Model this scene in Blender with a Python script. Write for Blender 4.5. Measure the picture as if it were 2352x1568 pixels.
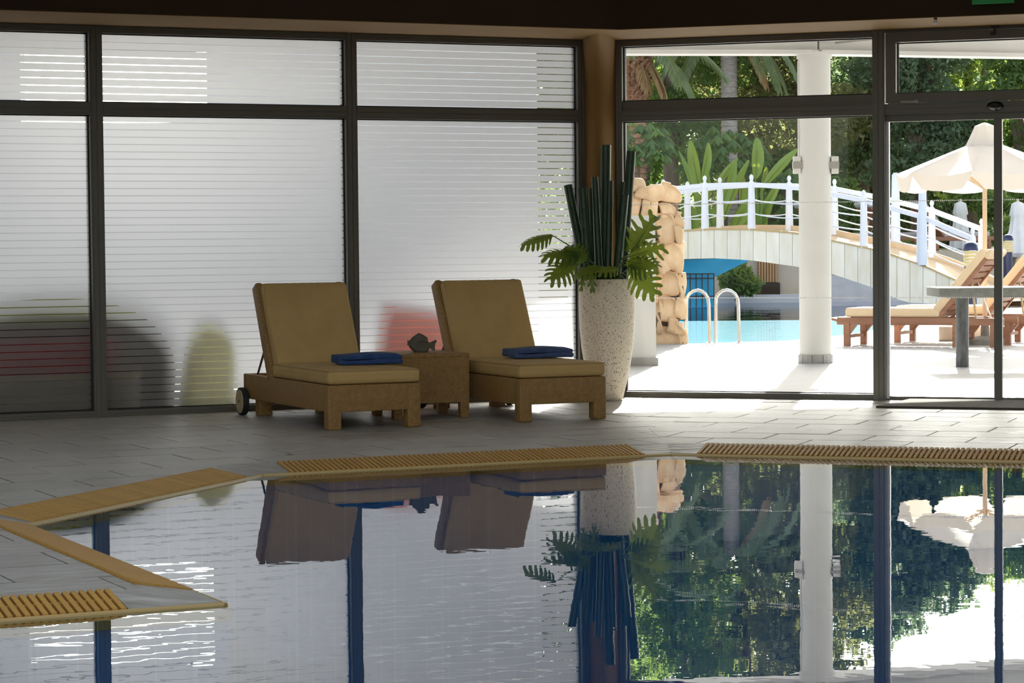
import bpy, bmesh, math, random
import numpy as np
from mathutils import Vector, Matrix

for _o in list(bpy.data.objects):
    bpy.data.objects.remove(_o)
SC = bpy.context.scene
COL = SC.collection
R = math.radians
random.seed(7)

# ------------------------------------------------------------------ camera
F_PX, PITCH, ROLL, HC = 5687.57, 0.0400377, 0.00920549, 1.22
ANG_A = 0.440235                 # direction of the striped window wall
ANG_B = ANG_A - math.pi / 4      # direction of the clear window wall


def ray(x, y, unit_f=F_PX):
    x -= 1176.0
    y -= 784.0
    c, s = math.cos(ROLL), math.sin(ROLL)
    xr, yr = c * x - s * y, s * x + c * y
    c, s = math.cos(PITCH), math.sin(PITCH)
    dy, dz = unit_f, -yr
    return Vector((xr, dy * c + dz * s, -dy * s + dz * c))


def fl(x, y, z=0.0):             # point of the plane z = const
    r = ray(x, y)
    return Vector((0, 0, HC)) + r * ((z - HC) / r.z)


def at(x, y, Y):                 # point at the distance Y
    r = ray(x, y)
    return Vector((0, 0, HC)) + r * (Y / r.y)


cam_d = bpy.data.cameras.new('camera')
cam_d.sensor_width = 36.0
cam_d.lens = F_PX / 2352 * 36.0
cam_d.clip_end = 400
cam = bpy.data.objects.new('camera', cam_d)
COL.objects.link(cam)
c0 = ray(1176, 784).normalized()
cx_ = (ray(2176, 784) - ray(1176, 784)).normalized()
cy_ = (ray(1176, -216) - ray(1176, 784)).normalized()
cam.matrix_world = Matrix(((cx_.x, cy_.x, -c0.x, 0), (cx_.y, cy_.y, -c0.y, 0),
                           (cx_.z, cy_.z, -c0.z, HC), (0, 0, 0, 1)))
SC.camera = cam

# ------------------------------------------------------------------ sky, sun, exposure
SUN_AZ, SUN_EL = R(9.5), R(23.7)     # azimuth from +Y towards +X
world = bpy.data.worlds.new('sky')
SC.world = world
world.use_nodes = True
wn = world.node_tree.nodes
wl = world.node_tree.links
wn.clear()
sky = wn.new('ShaderNodeTexSky')
sky.sky_type = 'NISHITA'
sky.sun_disc = False
sky.sun_elevation = SUN_EL
sky.sun_rotation = SUN_AZ
sky.air_density = 1.0
sky.dust_density = 2.0
sky.ozone_density = 1.0
bg = wn.new('ShaderNodeBackground')
bg.inputs['Strength'].default_value = 0.25
wo = wn.new('ShaderNodeOutputWorld')
hs = wn.new('ShaderNodeHueSaturation')
hs.inputs['Saturation'].default_value = 0.32
wl.new(sky.outputs[0], hs.inputs['Color'])
wl.new(hs.outputs[0], bg.inputs[0])
wl.new(bg.outputs[0], wo.inputs[0])

sun_d = bpy.data.lights.new('sun', 'SUN')
sun_d.energy = 14.0
sun_d.angle = R(0.6)
sun_d.color = (1.0, 0.95, 0.88)
sun = bpy.data.objects.new('sun', sun_d)
COL.objects.link(sun)
sdir = Vector((math.sin(SUN_AZ) * math.cos(SUN_EL), math.cos(SUN_AZ) * math.cos(SUN_EL), math.sin(SUN_EL)))
sun.rotation_euler = sdir.to_track_quat('Z', 'Y').to_euler()
sun.location = sdir * 60

SC.view_settings.view_transform = 'Standard'
SC.view_settings.look = 'None'
SC.view_settings.gamma = 1.0
SC.view_settings.use_curve_mapping = False
SC.view_settings.exposure = 0.8
cy = SC.cycles
cy.max_bounces = 12
cy.diffuse_bounces = 5
cy.glossy_bounces = 5
cy.transmission_bounces = 8
cy.transparent_max_bounces = 24
cy.use_denoising = True
cy.sample_clamp_indirect = 8.0


# ------------------------------------------------------------------ materials
def nodes_of(m):
    m.use_nodes = True
    nt = m.node_tree
    nt.nodes.clear()
    return nt, nt.nodes, nt.links


def ramp(n, stops):
    r = n.new('ShaderNodeValToRGB')
    el = r.color_ramp.elements
    while len(el) < len(stops):
        el.new(0.5)
    for e, (p, c) in zip(el, stops):
        e.position = p
        e.color = (c[0], c[1], c[2], 1)
    return r


def pmat(name, c1, c2=None, scale=6.0, rough=0.6, metal=0.0, bump=0.0, bscale=40.0, spec=0.5,
         stretch=(1, 1, 1), rand=0.0, detail=4.0, emit=None, coat=0.0, transl=0.0, tcol=None, rough2=None):
    """Principled material: two tones mixed by noise, optional bump, optional per-object tone, optional leaf translucency."""
    m = bpy.data.materials.new(name)
    nt, n, l = nodes_of(m)
    out = n.new('ShaderNodeOutputMaterial')
    p = n.new('ShaderNodeBsdfPrincipled')
    p.inputs['Roughness'].default_value = rough
    p.inputs['Metallic'].default_value = metal
    p.inputs['Specular IOR Level'].default_value = spec
    p.inputs['Coat Weight'].default_value = coat
    tc = n.new('ShaderNodeTexCoord')
    mp = n.new('ShaderNodeMapping')
    mp.inputs['Scale'].default_value = stretch
    l.new(tc.outputs['Object'], mp.inputs[0])
    col = None
    if c2 is not None:
        nz = n.new('ShaderNodeTexNoise')
        nz.inputs['Scale'].default_value = scale
        nz.inputs['Detail'].default_value = detail
        l.new(mp.outputs[0], nz.inputs['Vector'])
        rp = ramp(n, [(0.32, c1), (0.68, c2)])
        l.new(nz.outputs['Fac'], rp.inputs[0])
        col = rp.outputs[0]
        if rough2 is not None:
            mr = n.new('ShaderNodeMapRange')
            mr.inputs['From Min'].default_value = 0.3
            mr.inputs['From Max'].default_value = 0.7
            mr.inputs['To Min'].default_value = rough
            mr.inputs['To Max'].default_value = rough2
            l.new(nz.outputs['Fac'], mr.inputs[0])
            l.new(mr.outputs[0], p.inputs['Roughness'])
    if rand:
        oi = n.new('ShaderNodeObjectInfo')
        hsv = n.new('ShaderNodeHueSaturation')
        mr = n.new('ShaderNodeMapRange')
        mr.inputs['To Min'].default_value = 1 - rand
        mr.inputs['To Max'].default_value = 1 + rand
        l.new(oi.outputs['Random'], mr.inputs[0])
        l.new(mr.outputs[0], hsv.inputs['Value'])
        if col is not None:
            l.new(col, hsv.inputs['Color'])
        else:
            hsv.inputs['Color'].default_value = (*c1, 1)
        col = hsv.outputs[0]
    if col is not None:
        l.new(col, p.inputs['Base Color'])
    else:
        p.inputs['Base Color'].default_value = (*c1, 1)
    if bump:
        nb = n.new('ShaderNodeTexNoise')
        nb.inputs['Scale'].default_value = bscale
        nb.inputs['Detail'].default_value = 5
        l.new(mp.outputs[0], nb.inputs['Vector'])
        b = n.new('ShaderNodeBump')
        b.inputs['Strength'].default_value = bump
        b.inputs['Distance'].default_value = 0.02
        l.new(nb.outputs['Fac'], b.inputs['Height'])
        l.new(b.outputs[0], p.inputs['Normal'])
    if emit:
        p.inputs['Emission Color'].default_value = (*emit[0], 1)
        p.inputs['Emission Strength'].default_value = emit[1]
    if transl:
        t = n.new('ShaderNodeBsdfTranslucent')
        if tcol:
            t.inputs['Color'].default_value = (*tcol, 1)
        elif col is not None:
            l.new(col, t.inputs['Color'])
        mx = n.new('ShaderNodeMixShader')
        mx.inputs[0].default_value = transl
        l.new(p.outputs[0], mx.inputs[1])
        l.new(t.outputs[0], mx.inputs[2])
        l.new(mx.outputs[0], out.inputs[0])
    else:
        l.new(p.outputs[0], out.inputs[0])
    return m


def schlick(n, l, r0):
    g = n.new('ShaderNodeNewGeometry')
    d = n.new('ShaderNodeVectorMath')
    d.operation = 'DOT_PRODUCT'
    l.new(g.outputs['Normal'], d.inputs[0])
    l.new(g.outputs['Incoming'], d.inputs[1])
    a = n.new('ShaderNodeMath'); a.operation = 'ABSOLUTE'
    l.new(d.outputs['Value'], a.inputs[0])
    s = n.new('ShaderNodeMath'); s.operation = 'SUBTRACT'
    s.inputs[0].default_value = 1.0
    l.new(a.outputs[0], s.inputs[1])
    p = n.new('ShaderNodeMath'); p.operation = 'POWER'
    p.inputs[1].default_value = 5.0
    l.new(s.outputs[0], p.inputs[0])
    k = n.new('ShaderNodeMath'); k.operation = 'MULTIPLY_ADD'
    k.inputs[1].default_value = 1 - r0
    k.inputs[2].default_value = r0
    l.new(p.outputs[0], k.inputs[0])
    return k


def glass_mat(name, tint):
    m = bpy.data.materials.new(name)
    nt, n, l = nodes_of(m)
    out = n.new('ShaderNodeOutputMaterial')
    t = n.new('ShaderNodeBsdfTransparent')
    t.inputs[0].default_value = (*tint, 1)
    g = n.new('ShaderNodeBsdfGlossy')
    g.inputs['Roughness'].default_value = 0.0
    mx = n.new('ShaderNodeMixShader')
    k = schlick(n, l, 0.010)
    l.new(k.outputs[0], mx.inputs[0])
    l.new(t.outputs[0], mx.inputs[1])
    l.new(g.outputs[0], mx.inputs[2])
    l.new(mx.outputs[0], out.inputs[0])
    return m


def water_mat(name, tint, wave, r0=0.03, scales=(1.1, 6.0)):
    m = bpy.data.materials.new(name)
    nt, n, l = nodes_of(m)
    out = n.new('ShaderNodeOutputMaterial')
    tc = n.new('ShaderNodeTexCoord')
    mp = n.new('ShaderNodeMapping')
    l.new(tc.outputs['Object'], mp.inputs[0])
    n1 = n.new('ShaderNodeTexNoise')
    n1.inputs['Scale'].default_value = scales[0]
    n1.inputs['Detail'].default_value = 1.5
    n2 = n.new('ShaderNodeTexNoise')
    n2.inputs['Scale'].default_value = scales[1]
    n2.inputs['Detail'].default_value = 2.0
    for q in (n1, n2):
        l.new(mp.outputs[0], q.inputs['Vector'])
    add = n.new('ShaderNodeMath'); add.operation = 'MULTIPLY_ADD'
    add.inputs[1].default_value = 0.16
    l.new(n2.outputs['Fac'], add.inputs[0])
    l.new(n1.outputs['Fac'], add.inputs[2])
    b = n.new('ShaderNodeBump')
    b.inputs['Strength'].default_value = 1.0
    b.inputs['Distance'].default_value = wave
    l.new(add.outputs[0], b.inputs['Height'])
    t = n.new('ShaderNodeBsdfTransparent')
    t.inputs[0].default_value = (*tint, 1)
    g = n.new('ShaderNodeBsdfGlossy')
    g.inputs['Roughness'].default_value = 0.0
    l.new(b.outputs[0], g.inputs['Normal'])
    mx = n.new('ShaderNodeMixShader')
    k = schlick(n, l, r0)
    l.new(k.outputs[0], mx.inputs[0])
    l.new(t.outputs[0], mx.inputs[1])
    l.new(g.outputs[0], mx.inputs[2])
    l.new(mx.outputs[0], out.inputs[0])
    return m


def film_mat():
    m = bpy.data.materials.new('frosted_film')
    nt, n, l = nodes_of(m)
    out = n.new('ShaderNodeOutputMaterial')
    t = n.new('ShaderNodeBsdfTranslucent')
    t.inputs[0].default_value = (0.70, 0.705, 0.725, 1)
    d = n.new('ShaderNodeBsdfDiffuse')
    d.inputs[0].default_value = (0.8, 0.8, 0.8, 1)
    r = n.new('ShaderNodeBsdfRefraction')
    r.inputs['Color'].default_value = (0.66, 0.66, 0.685, 1)
    r.inputs['Roughness'].default_value = 0.8
    r.inputs['IOR'].default_value = 1.4
    m1 = n.new('ShaderNodeMixShader'); m1.inputs[0].default_value = 0.84
    l.new(t.outputs[0], m1.inputs[1]); l.new(r.outputs[0], m1.inputs[2])
    m2 = n.new('ShaderNodeMixShader'); m2.inputs[0].default_value = 0.10
    l.new(m1.outputs[0], m2.inputs[1]); l.new(d.outputs[0], m2.inputs[2])
    l.new(m2.outputs[0], out.inputs[0])
    return m


def wicker_mat(name, c1, c2, k=370.0):
    """Basket weave: product of two sine waves in the object's frame drives tone and relief."""
    m = bpy.data.materials.new(name)
    nt, n, l = nodes_of(m)
    out = n.new('ShaderNodeOutputMaterial')
    p = n.new('ShaderNodeBsdfPrincipled')
    p.inputs['Roughness'].default_value = 0.55
    tc = n.new('ShaderNodeTexCoord')
    sx = n.new('ShaderNodeSeparateXYZ')
    l.new(tc.outputs['Object'], sx.inputs[0])
    a = n.new('ShaderNodeMath'); a.operation = 'ADD'
    l.new(sx.outputs[0], a.inputs[0]); l.new(sx.outputs[1], a.inputs[1])

    def sine(sock):
        mu = n.new('ShaderNodeMath'); mu.operation = 'MULTIPLY'; mu.inputs[1].default_value = k
        l.new(sock, mu.inputs[0])
        si = n.new('ShaderNodeMath'); si.operation = 'SINE'
        l.new(mu.outputs[0], si.inputs[0])
        return si
    s1, s2 = sine(a.outputs[0]), sine(sx.outputs[2])
    pr = n.new('ShaderNodeMath'); pr.operation = 'MULTIPLY'
    l.new(s1.outputs[0], pr.inputs[0]); l.new(s2.outputs[0], pr.inputs[1])
    hf = n.new('ShaderNodeMath'); hf.operation = 'MULTIPLY_ADD'
    hf.inputs[1].default_value = 0.5; hf.inputs[2].default_value = 0.5
    l.new(pr.outputs[0], hf.inputs[0])
    nz = n.new('ShaderNodeTexNoise'); nz.inputs['Scale'].default_value = 25
    l.new(tc.outputs['Object'], nz.inputs['Vector'])
    mixv = n.new('ShaderNodeMath'); mixv.operation = 'MULTIPLY_ADD'
    mixv.inputs[1].default_value = 0.5
    l.new(hf.outputs[0], mixv.inputs[0])
    hz = n.new('ShaderNodeMath'); hz.operation = 'MULTIPLY'; hz.inputs[1].default_value = 0.5
    l.new(nz.outputs['Fac'], hz.inputs[0]); l.new(hz.outputs[0], mixv.inputs[2])
    rp = ramp(n, [(0.2, c1), (0.75, c2)])
    l.new(mixv.outputs[0], rp.inputs[0])
    l.new(rp.outputs[0], p.inputs['Base Color'])
    b = n.new('ShaderNodeBump'); b.inputs['Strength'].default_value = 0.6; b.inputs['Distance'].default_value = 0.006
    l.new(hf.outputs[0], b.inputs['Height']); l.new(b.outputs[0], p.inputs['Normal'])
    l.new(p.outputs[0], out.inputs[0])
    return m


def terrazzo_mat():
    m = bpy.data.materials.new('terrazzo')
    nt, n, l = nodes_of(m)
    out = n.new('ShaderNodeOutputMaterial')
    p = n.new('ShaderNodeBsdfPrincipled')
    p.inputs['Roughness'].default_value = 0.6
    tc = n.new('ShaderNodeTexCoord')
    v = n.new('ShaderNodeTexVoronoi'); v.inputs['Scale'].default_value = 85
    l.new(tc.outputs['Object'], v.inputs['Vector'])
    nz = n.new('ShaderNodeTexNoise'); nz.inputs['Scale'].default_value = 34; nz.inputs['Detail'].default_value = 3
    l.new(tc.outputs['Object'], nz.inputs['Vector'])
    ad = n.new('ShaderNodeMath'); ad.operation = 'MULTIPLY_ADD'; ad.inputs[1].default_value = -0.48
    l.new(nz.outputs['Fac'], ad.inputs[0]); l.new(v.outputs['Distance'], ad.inputs[2])
    rp = ramp(n, [(0.0, (0.06, 0.045, 0.03)), (0.022, (0.70, 0.62, 0.50))])
    l.new(ad.outputs[0], rp.inputs[0])
    l.new(rp.outputs[0], p.inputs['Base Color'])
    b = n.new('ShaderNodeBump'); b.inputs['Strength'].default_value = 0.4; b.inputs['Distance'].default_value = 0.004
    l.new(rp.outputs[0], b.inputs['Height']); l.new(b.outputs[0], p.inputs['Normal'])
    l.new(p.outputs[0], out.inputs[0])
    return m


def pool_tile_mat(name, c1, c2):
    m = bpy.data.materials.new(name)
    nt, n, l = nodes_of(m)
    out = n.new('ShaderNodeOutputMaterial')
    p = n.new('ShaderNodeBsdfPrincipled')
    p.inputs['Roughness'].default_value = 0.35
    tc = n.new('ShaderNodeTexCoord')
    br = n.new('ShaderNodeTexBrick')
    br.offset = 0.0
    br.inputs['Scale'].default_value = 4.0
    br.inputs['Brick Width'].default_value = 0.5
    br.inputs['Row Height'].default_value = 0.5
    br.inputs['Mortar Size'].default_value = 0.012
    br.inputs['Color1'].default_value = (*c1, 1)
    br.inputs['Color2'].default_value = (*c2, 1)
    br.inputs['Mortar'].default_value = (c2[0] * 1.3 + .05, c2[1] * 1.2 + .05, c2[2] + .05, 1)
    l.new(tc.outputs['Object'], br.inputs['Vector'])
    l.new(br.outputs['Color'], p.inputs['Base Color'])
    l.new(p.outputs[0], out.inputs[0])
    return m


M = dict(
    ochre=pmat('ochre_wall_paint', (0.22, 0.118, 0.028), (0.25, 0.138, 0.034), 2, 0.8, bump=.05, bscale=60),
    brown=pmat('dark_brown_paint', (0.034, 0.015, 0.004), (0.040, 0.018, 0.005), 2, 0.85),
    soffit=pmat('tan_soffit_paint', (0.235, 0.130, 0.034), (0.265, 0.150, 0.040), 2, 0.8),
    ceiling=pmat('ceiling_paint', (0.62, 0.55, 0.44), None, rough=0.9),
    alu=pmat('bronze_grey_aluminium', (0.135, 0.128, 0.108), (0.15, 0.142, 0.12), 3, 0.45, metal=0.35, stretch=(1, 1, .05)),
    rubber=pmat('black_rubber', (0.012, 0.012, 0.012), None, rough=0.7),
    black=pmat('black_plastic', (0.01, 0.01, 0.011), None, rough=0.35),
    slate=pmat('grey_slate_tile', (0.26, 0.242, 0.215), (0.46, 0.44, 0.405), 4.0, 0.32, bump=.8, bscale=8, spec=0.5,
               stretch=(1.0, 4.0, 1), rand=.10, detail=7, rough2=.5),
    grout=pmat('dark_grout', (0.15, 0.14, 0.125), None, rough=0.8),
    grate=pmat('ochre_plastic_grate', (0.44, 0.235, 0.050), (0.52, 0.29, 0.070), 9, 0.5, rand=.06),
    gutter=pmat('dark_gutter', (0.035, 0.022, 0.012), None, rough=0.8),
    rim=pmat('cream_rim', (0.52, 0.37, 0.16), None, rough=0.4),
    wicker=wicker_mat('honey_wicker', (0.20, 0.105, 0.028), (0.40, 0.23, 0.07)),
    cushion=pmat('beige_canvas', (0.47, 0.31, 0.115), (0.52, 0.35, 0.135), 7, 0.85, bump=.06, bscale=300),
    piping=pmat('tan_piping', (0.36, 0.24, 0.10), None, rough=0.8),
    steel=pmat('brushed_steel', (0.62, 0.60, 0.57), None, rough=0.22, metal=1.0),
    darksteel=pmat('dull_steel', (0.16, 0.13, 0.09), None, rough=0.45, metal=.6),
    wood_hub=pmat('pale_wood', (0.42, 0.33, 0.19), (0.50, 0.40, 0.24), 12, 0.6, stretch=(1, 1, 6)),
    towel=pmat('navy_towel', (0.022, 0.060, 0.19), (0.035, 0.085, 0.25), 40, 0.95, bump=.5, bscale=220),
    towel2=pmat('slate_blue_towel', (0.05, 0.085, 0.20), (0.07, 0.11, 0.25), 40, 0.95, bump=.5, bscale=220),
    fish=pmat('dark_carved_wood', (0.07, 0.058, 0.038), (0.11, 0.09, 0.06), 18, 0.6, bump=.2, bscale=40),
    terrazzo=terrazzo_mat(),
    soil=pmat('dark_soil', (0.02, 0.016, 0.01), (0.04, 0.03, 0.02), 30, 0.95, bump=.6, bscale=60),
    bamboo=pmat('dark_green_bamboo', (0.012, 0.036, 0.014), (0.018, 0.052, 0.020), 6, 0.38, stretch=(1, 1, .15)),
    bamboo_in=pmat('bamboo_inside', (0.012, 0.022, 0.01), None, rough=.8),
    monstera=pmat('monstera_leaf', (0.028, 0.078, 0.016), (0.045, 0.115, 0.020), 7, 0.36, transl=.36, tcol=(0.23, 0.28, 0.03)),
    stem=pmat('plant_stem', (0.06, 0.12, 0.03), None, rough=.5),
    grass_leaf=pmat('pale_fern_leaf', (0.10, 0.17, 0.10), (0.14, 0.22, 0.13), 9, .6, transl=.25),
    glass=glass_mat('clear_glass', (0.955, 0.975, 0.965)),
    film=film_mat(),
    dots=pmat('white_dot_film', (0.85, 0.85, 0.85), None, rough=.7, transl=.5, tcol=(.9, .9, .9)),
    water=water_mat('pool_water', (0.70, 0.90, 0.97), 0.0011, .32),
    water_out=water_mat('outdoor_pool_water', (0.34, 0.68, 0.90), 0.008, scales=(1.6, 7.0)),
    pool=pool_tile_mat('blue_pool_tile', (0.045, 0.24, 0.52), (0.055, 0.28, 0.58)),
    pool_out=pool_tile_mat('bright_blue_pool_tile', (0.02, 0.20, 0.46), (0.03, 0.24, 0.52)),
    mat=pmat('brown_door_mat', (0.07, 0.060, 0.047), (0.12, 0.105, 0.085), 60, 0.95, bump=.7, bscale=200),
    exit=pmat('green_exit_sign', (0.006, 0.13, 0.03), None, rough=.4, emit=((0.01, 0.30, 0.06), .06)),
    white=pmat('white_render', (0.71, 0.70, 0.68), (0.75, 0.74, 0.72), 3, 0.8),
    white_paint=pmat('white_gloss_paint', (0.78, 0.79, 0.83), None, rough=0.45),
    bluewhite=pmat('pale_blue_paint', (0.66, 0.71, 0.80), None, rough=0.5),
    lamp_grey=pmat('grey_lamp_housing', (0.36, 0.34, 0.32), None, rough=.5),
    terrace=pmat('pale_terrace_stone', (0.39, 0.38, 0.375), (0.45, 0.44, 0.43), 3, 0.6, bump=.15, bscale=20, stretch=(1, 3, 1)),
    stone=pmat('rough_sandstone', (0.52, 0.32, 0.17), (0.74, 0.55, 0.36), 4, 0.85, bump=.9, bscale=9, rand=.16),
    mortar=pmat('stone_mortar', (0.26, 0.19, 0.13), None, rough=.9),
    facing=pmat('cream_stone_facing', (0.78, 0.71, 0.55), (0.86, 0.82, 0.70), 4, 0.7, rand=.08, stretch=(2, 2, .5)),
    deckstone=pmat('tan_bridge_deck', (0.62, 0.44, 0.27), (0.70, 0.52, 0.34), 4, 0.8),
    bluewall=pmat('bright_blue_wall', (0.03, 0.42, 0.72), (0.05, 0.50, 0.80), 3, 0.6),
    concrete=pmat('grey_concrete', (0.19, 0.195, 0.18), (0.25, 0.255, 0.235), 20, 0.8, bump=.2, bscale=60),
    pole_grey=pmat('grey_steel_leg', (0.085, 0.09, 0.095), (0.17, 0.175, 0.18), 30, 0.4, metal=.4, stretch=(1, 1, .3)),
    teak=pmat('reddish_teak', (0.24, 0.105, 0.06), (0.34, 0.16, 0.09), 7, 0.5, stretch=(.3, 2, 2), rand=.1),
    cream=pmat('cream_cushion', (0.74, 0.57, 0.38), (0.78, 0.62, 0.43), 8, .85, transl=.12),
    lilac=pmat('lilac_grey_cushion', (0.48, 0.46, 0.48), None, rough=.85),
    parasol=pmat('cream_parasol_canvas', (0.66, 0.635, 0.605), (0.70, 0.675, 0.645), 5, .8, transl=.30, tcol=(.74, .65, .54)),
    parasol2=pmat('pale_folded_canvas', (0.68, 0.68, 0.70), (0.74, 0.74, 0.76), 9, .8),
    polewood=pmat('pale_wood_pole', (0.62, 0.46, 0.31), (0.70, 0.54, 0.38), 6, .55, stretch=(1, 1, .2)),
    navy=pmat('navy_lamp_cap', (0.015, 0.022, 0.075), None, rough=.35),
    louvre=pmat('yellow_lamp_louvre', (0.72, 0.62, 0.32), None, rough=.5, transl=.3, tcol=(.9, .75, .35)),
    bark=pmat('grey_palm_bark', (0.26, 0.23, 0.22), (0.40, 0.37, 0.36), 9, .9, bump=.5, bscale=18, stretch=(1, 1, 4)),
    boot=pmat('brown_palm_boot', (0.20, 0.10, 0.06), (0.38, 0.21, 0.13), 8, .85, rand=.2),
    trunk=pmat('brown_tree_bark', (0.10, 0.075, 0.055), (0.17, 0.13, 0.10), 7, .9, bump=.5, bscale=16, stretch=(1, 1, .3)),
    leaf_dark=pmat('dark_green_leaf', (0.055, 0.120, 0.040), (0.110, 0.200, 0.065), 1.6, .5, transl=.42, tcol=(0.30, 0.44, 0.09)),
    leaf_mid=pmat('mid_green_leaf', (0.095, 0.180, 0.050), (0.170, 0.270, 0.080), 1.8, .5, transl=.45, tcol=(0.46, 0.57, 0.11)),
    leaf_olive=pmat('olive_green_needle', (0.115, 0.130, 0.058), (0.180, 0.190, 0.086), 1.4, .6, transl=.38, tcol=(0.34, 0.36, 0.12)),
    leaf_blue=pmat('blue_green_needle', (0.080, 0.135, 0.085), (0.135, 0.200, 0.125), 1.4, .6, transl=.38, tcol=(0.27, 0.38, 0.17)),
    frond=pmat('palm_frond', (0.14, 0.20, 0.10), (0.24, 0.30, 0.16), 3, .45, transl=.30, tcol=(0.34, 0.40, 0.14)),
    frond_dry=pmat('dry_palm_frond', (0.40, 0.26, 0.13), (0.52, 0.36, 0.20), 4, .7, transl=.25),
    banana=pmat('banana_leaf', (0.09, 0.24, 0.06), (0.15, 0.33, 0.10), 2.5, .38, transl=.50, tcol=(0.66, 0.68, 0.05)),
    wood_door=pmat('orange_wood_slat', (0.42, 0.22, 0.09), (0.50, 0.28, 0.13), 6, .6, stretch=(1, 1, .2)),
    beige_wall=pmat('beige_wall', (0.50, 0.42, 0.33), (0.56, 0.48, 0.39), 2, .8),
    step=pmat('grey_stone_step', (0.42, 0.43, 0.47), (0.50, 0.51, 0.55), 4, .7, stretch=(1, 1, 1)),
    tent_red=pmat('red_tent_fabric', (0.42, 0.012, 0.02), None, rough=.7, transl=.15, tcol=(.6, .02, .03)),
    tent_dark=pmat('plum_tent_fabric', (0.055, 0.028, 0.032), None, rough=.8),
    tent_green=pmat('yellow_green_tent_fabric', (0.42, 0.42, 0.02), None, rough=.7, transl=.4, tcol=(.6, .6, .02)),
    panel_yellow=pmat('pale_yellow_board', (0.74, 0.72, 0.52), None, rough=.7, transl=.7, tcol=(.82, .80, .58)),
    tan_box=pmat('taupe_box', (0.42, 0.34, 0.25), None, rough=.8),
    pink=pmat('coral_red_cushion', (0.88, 0.46, 0.42), None, rough=.8, transl=.6, tcol=(.95, .54, .48)),
    far_ground=pmat('dry_lawn', (0.20, 0.20, 0.09), (0.32, 0.28, 0.15), 3, .95),
)


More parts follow.
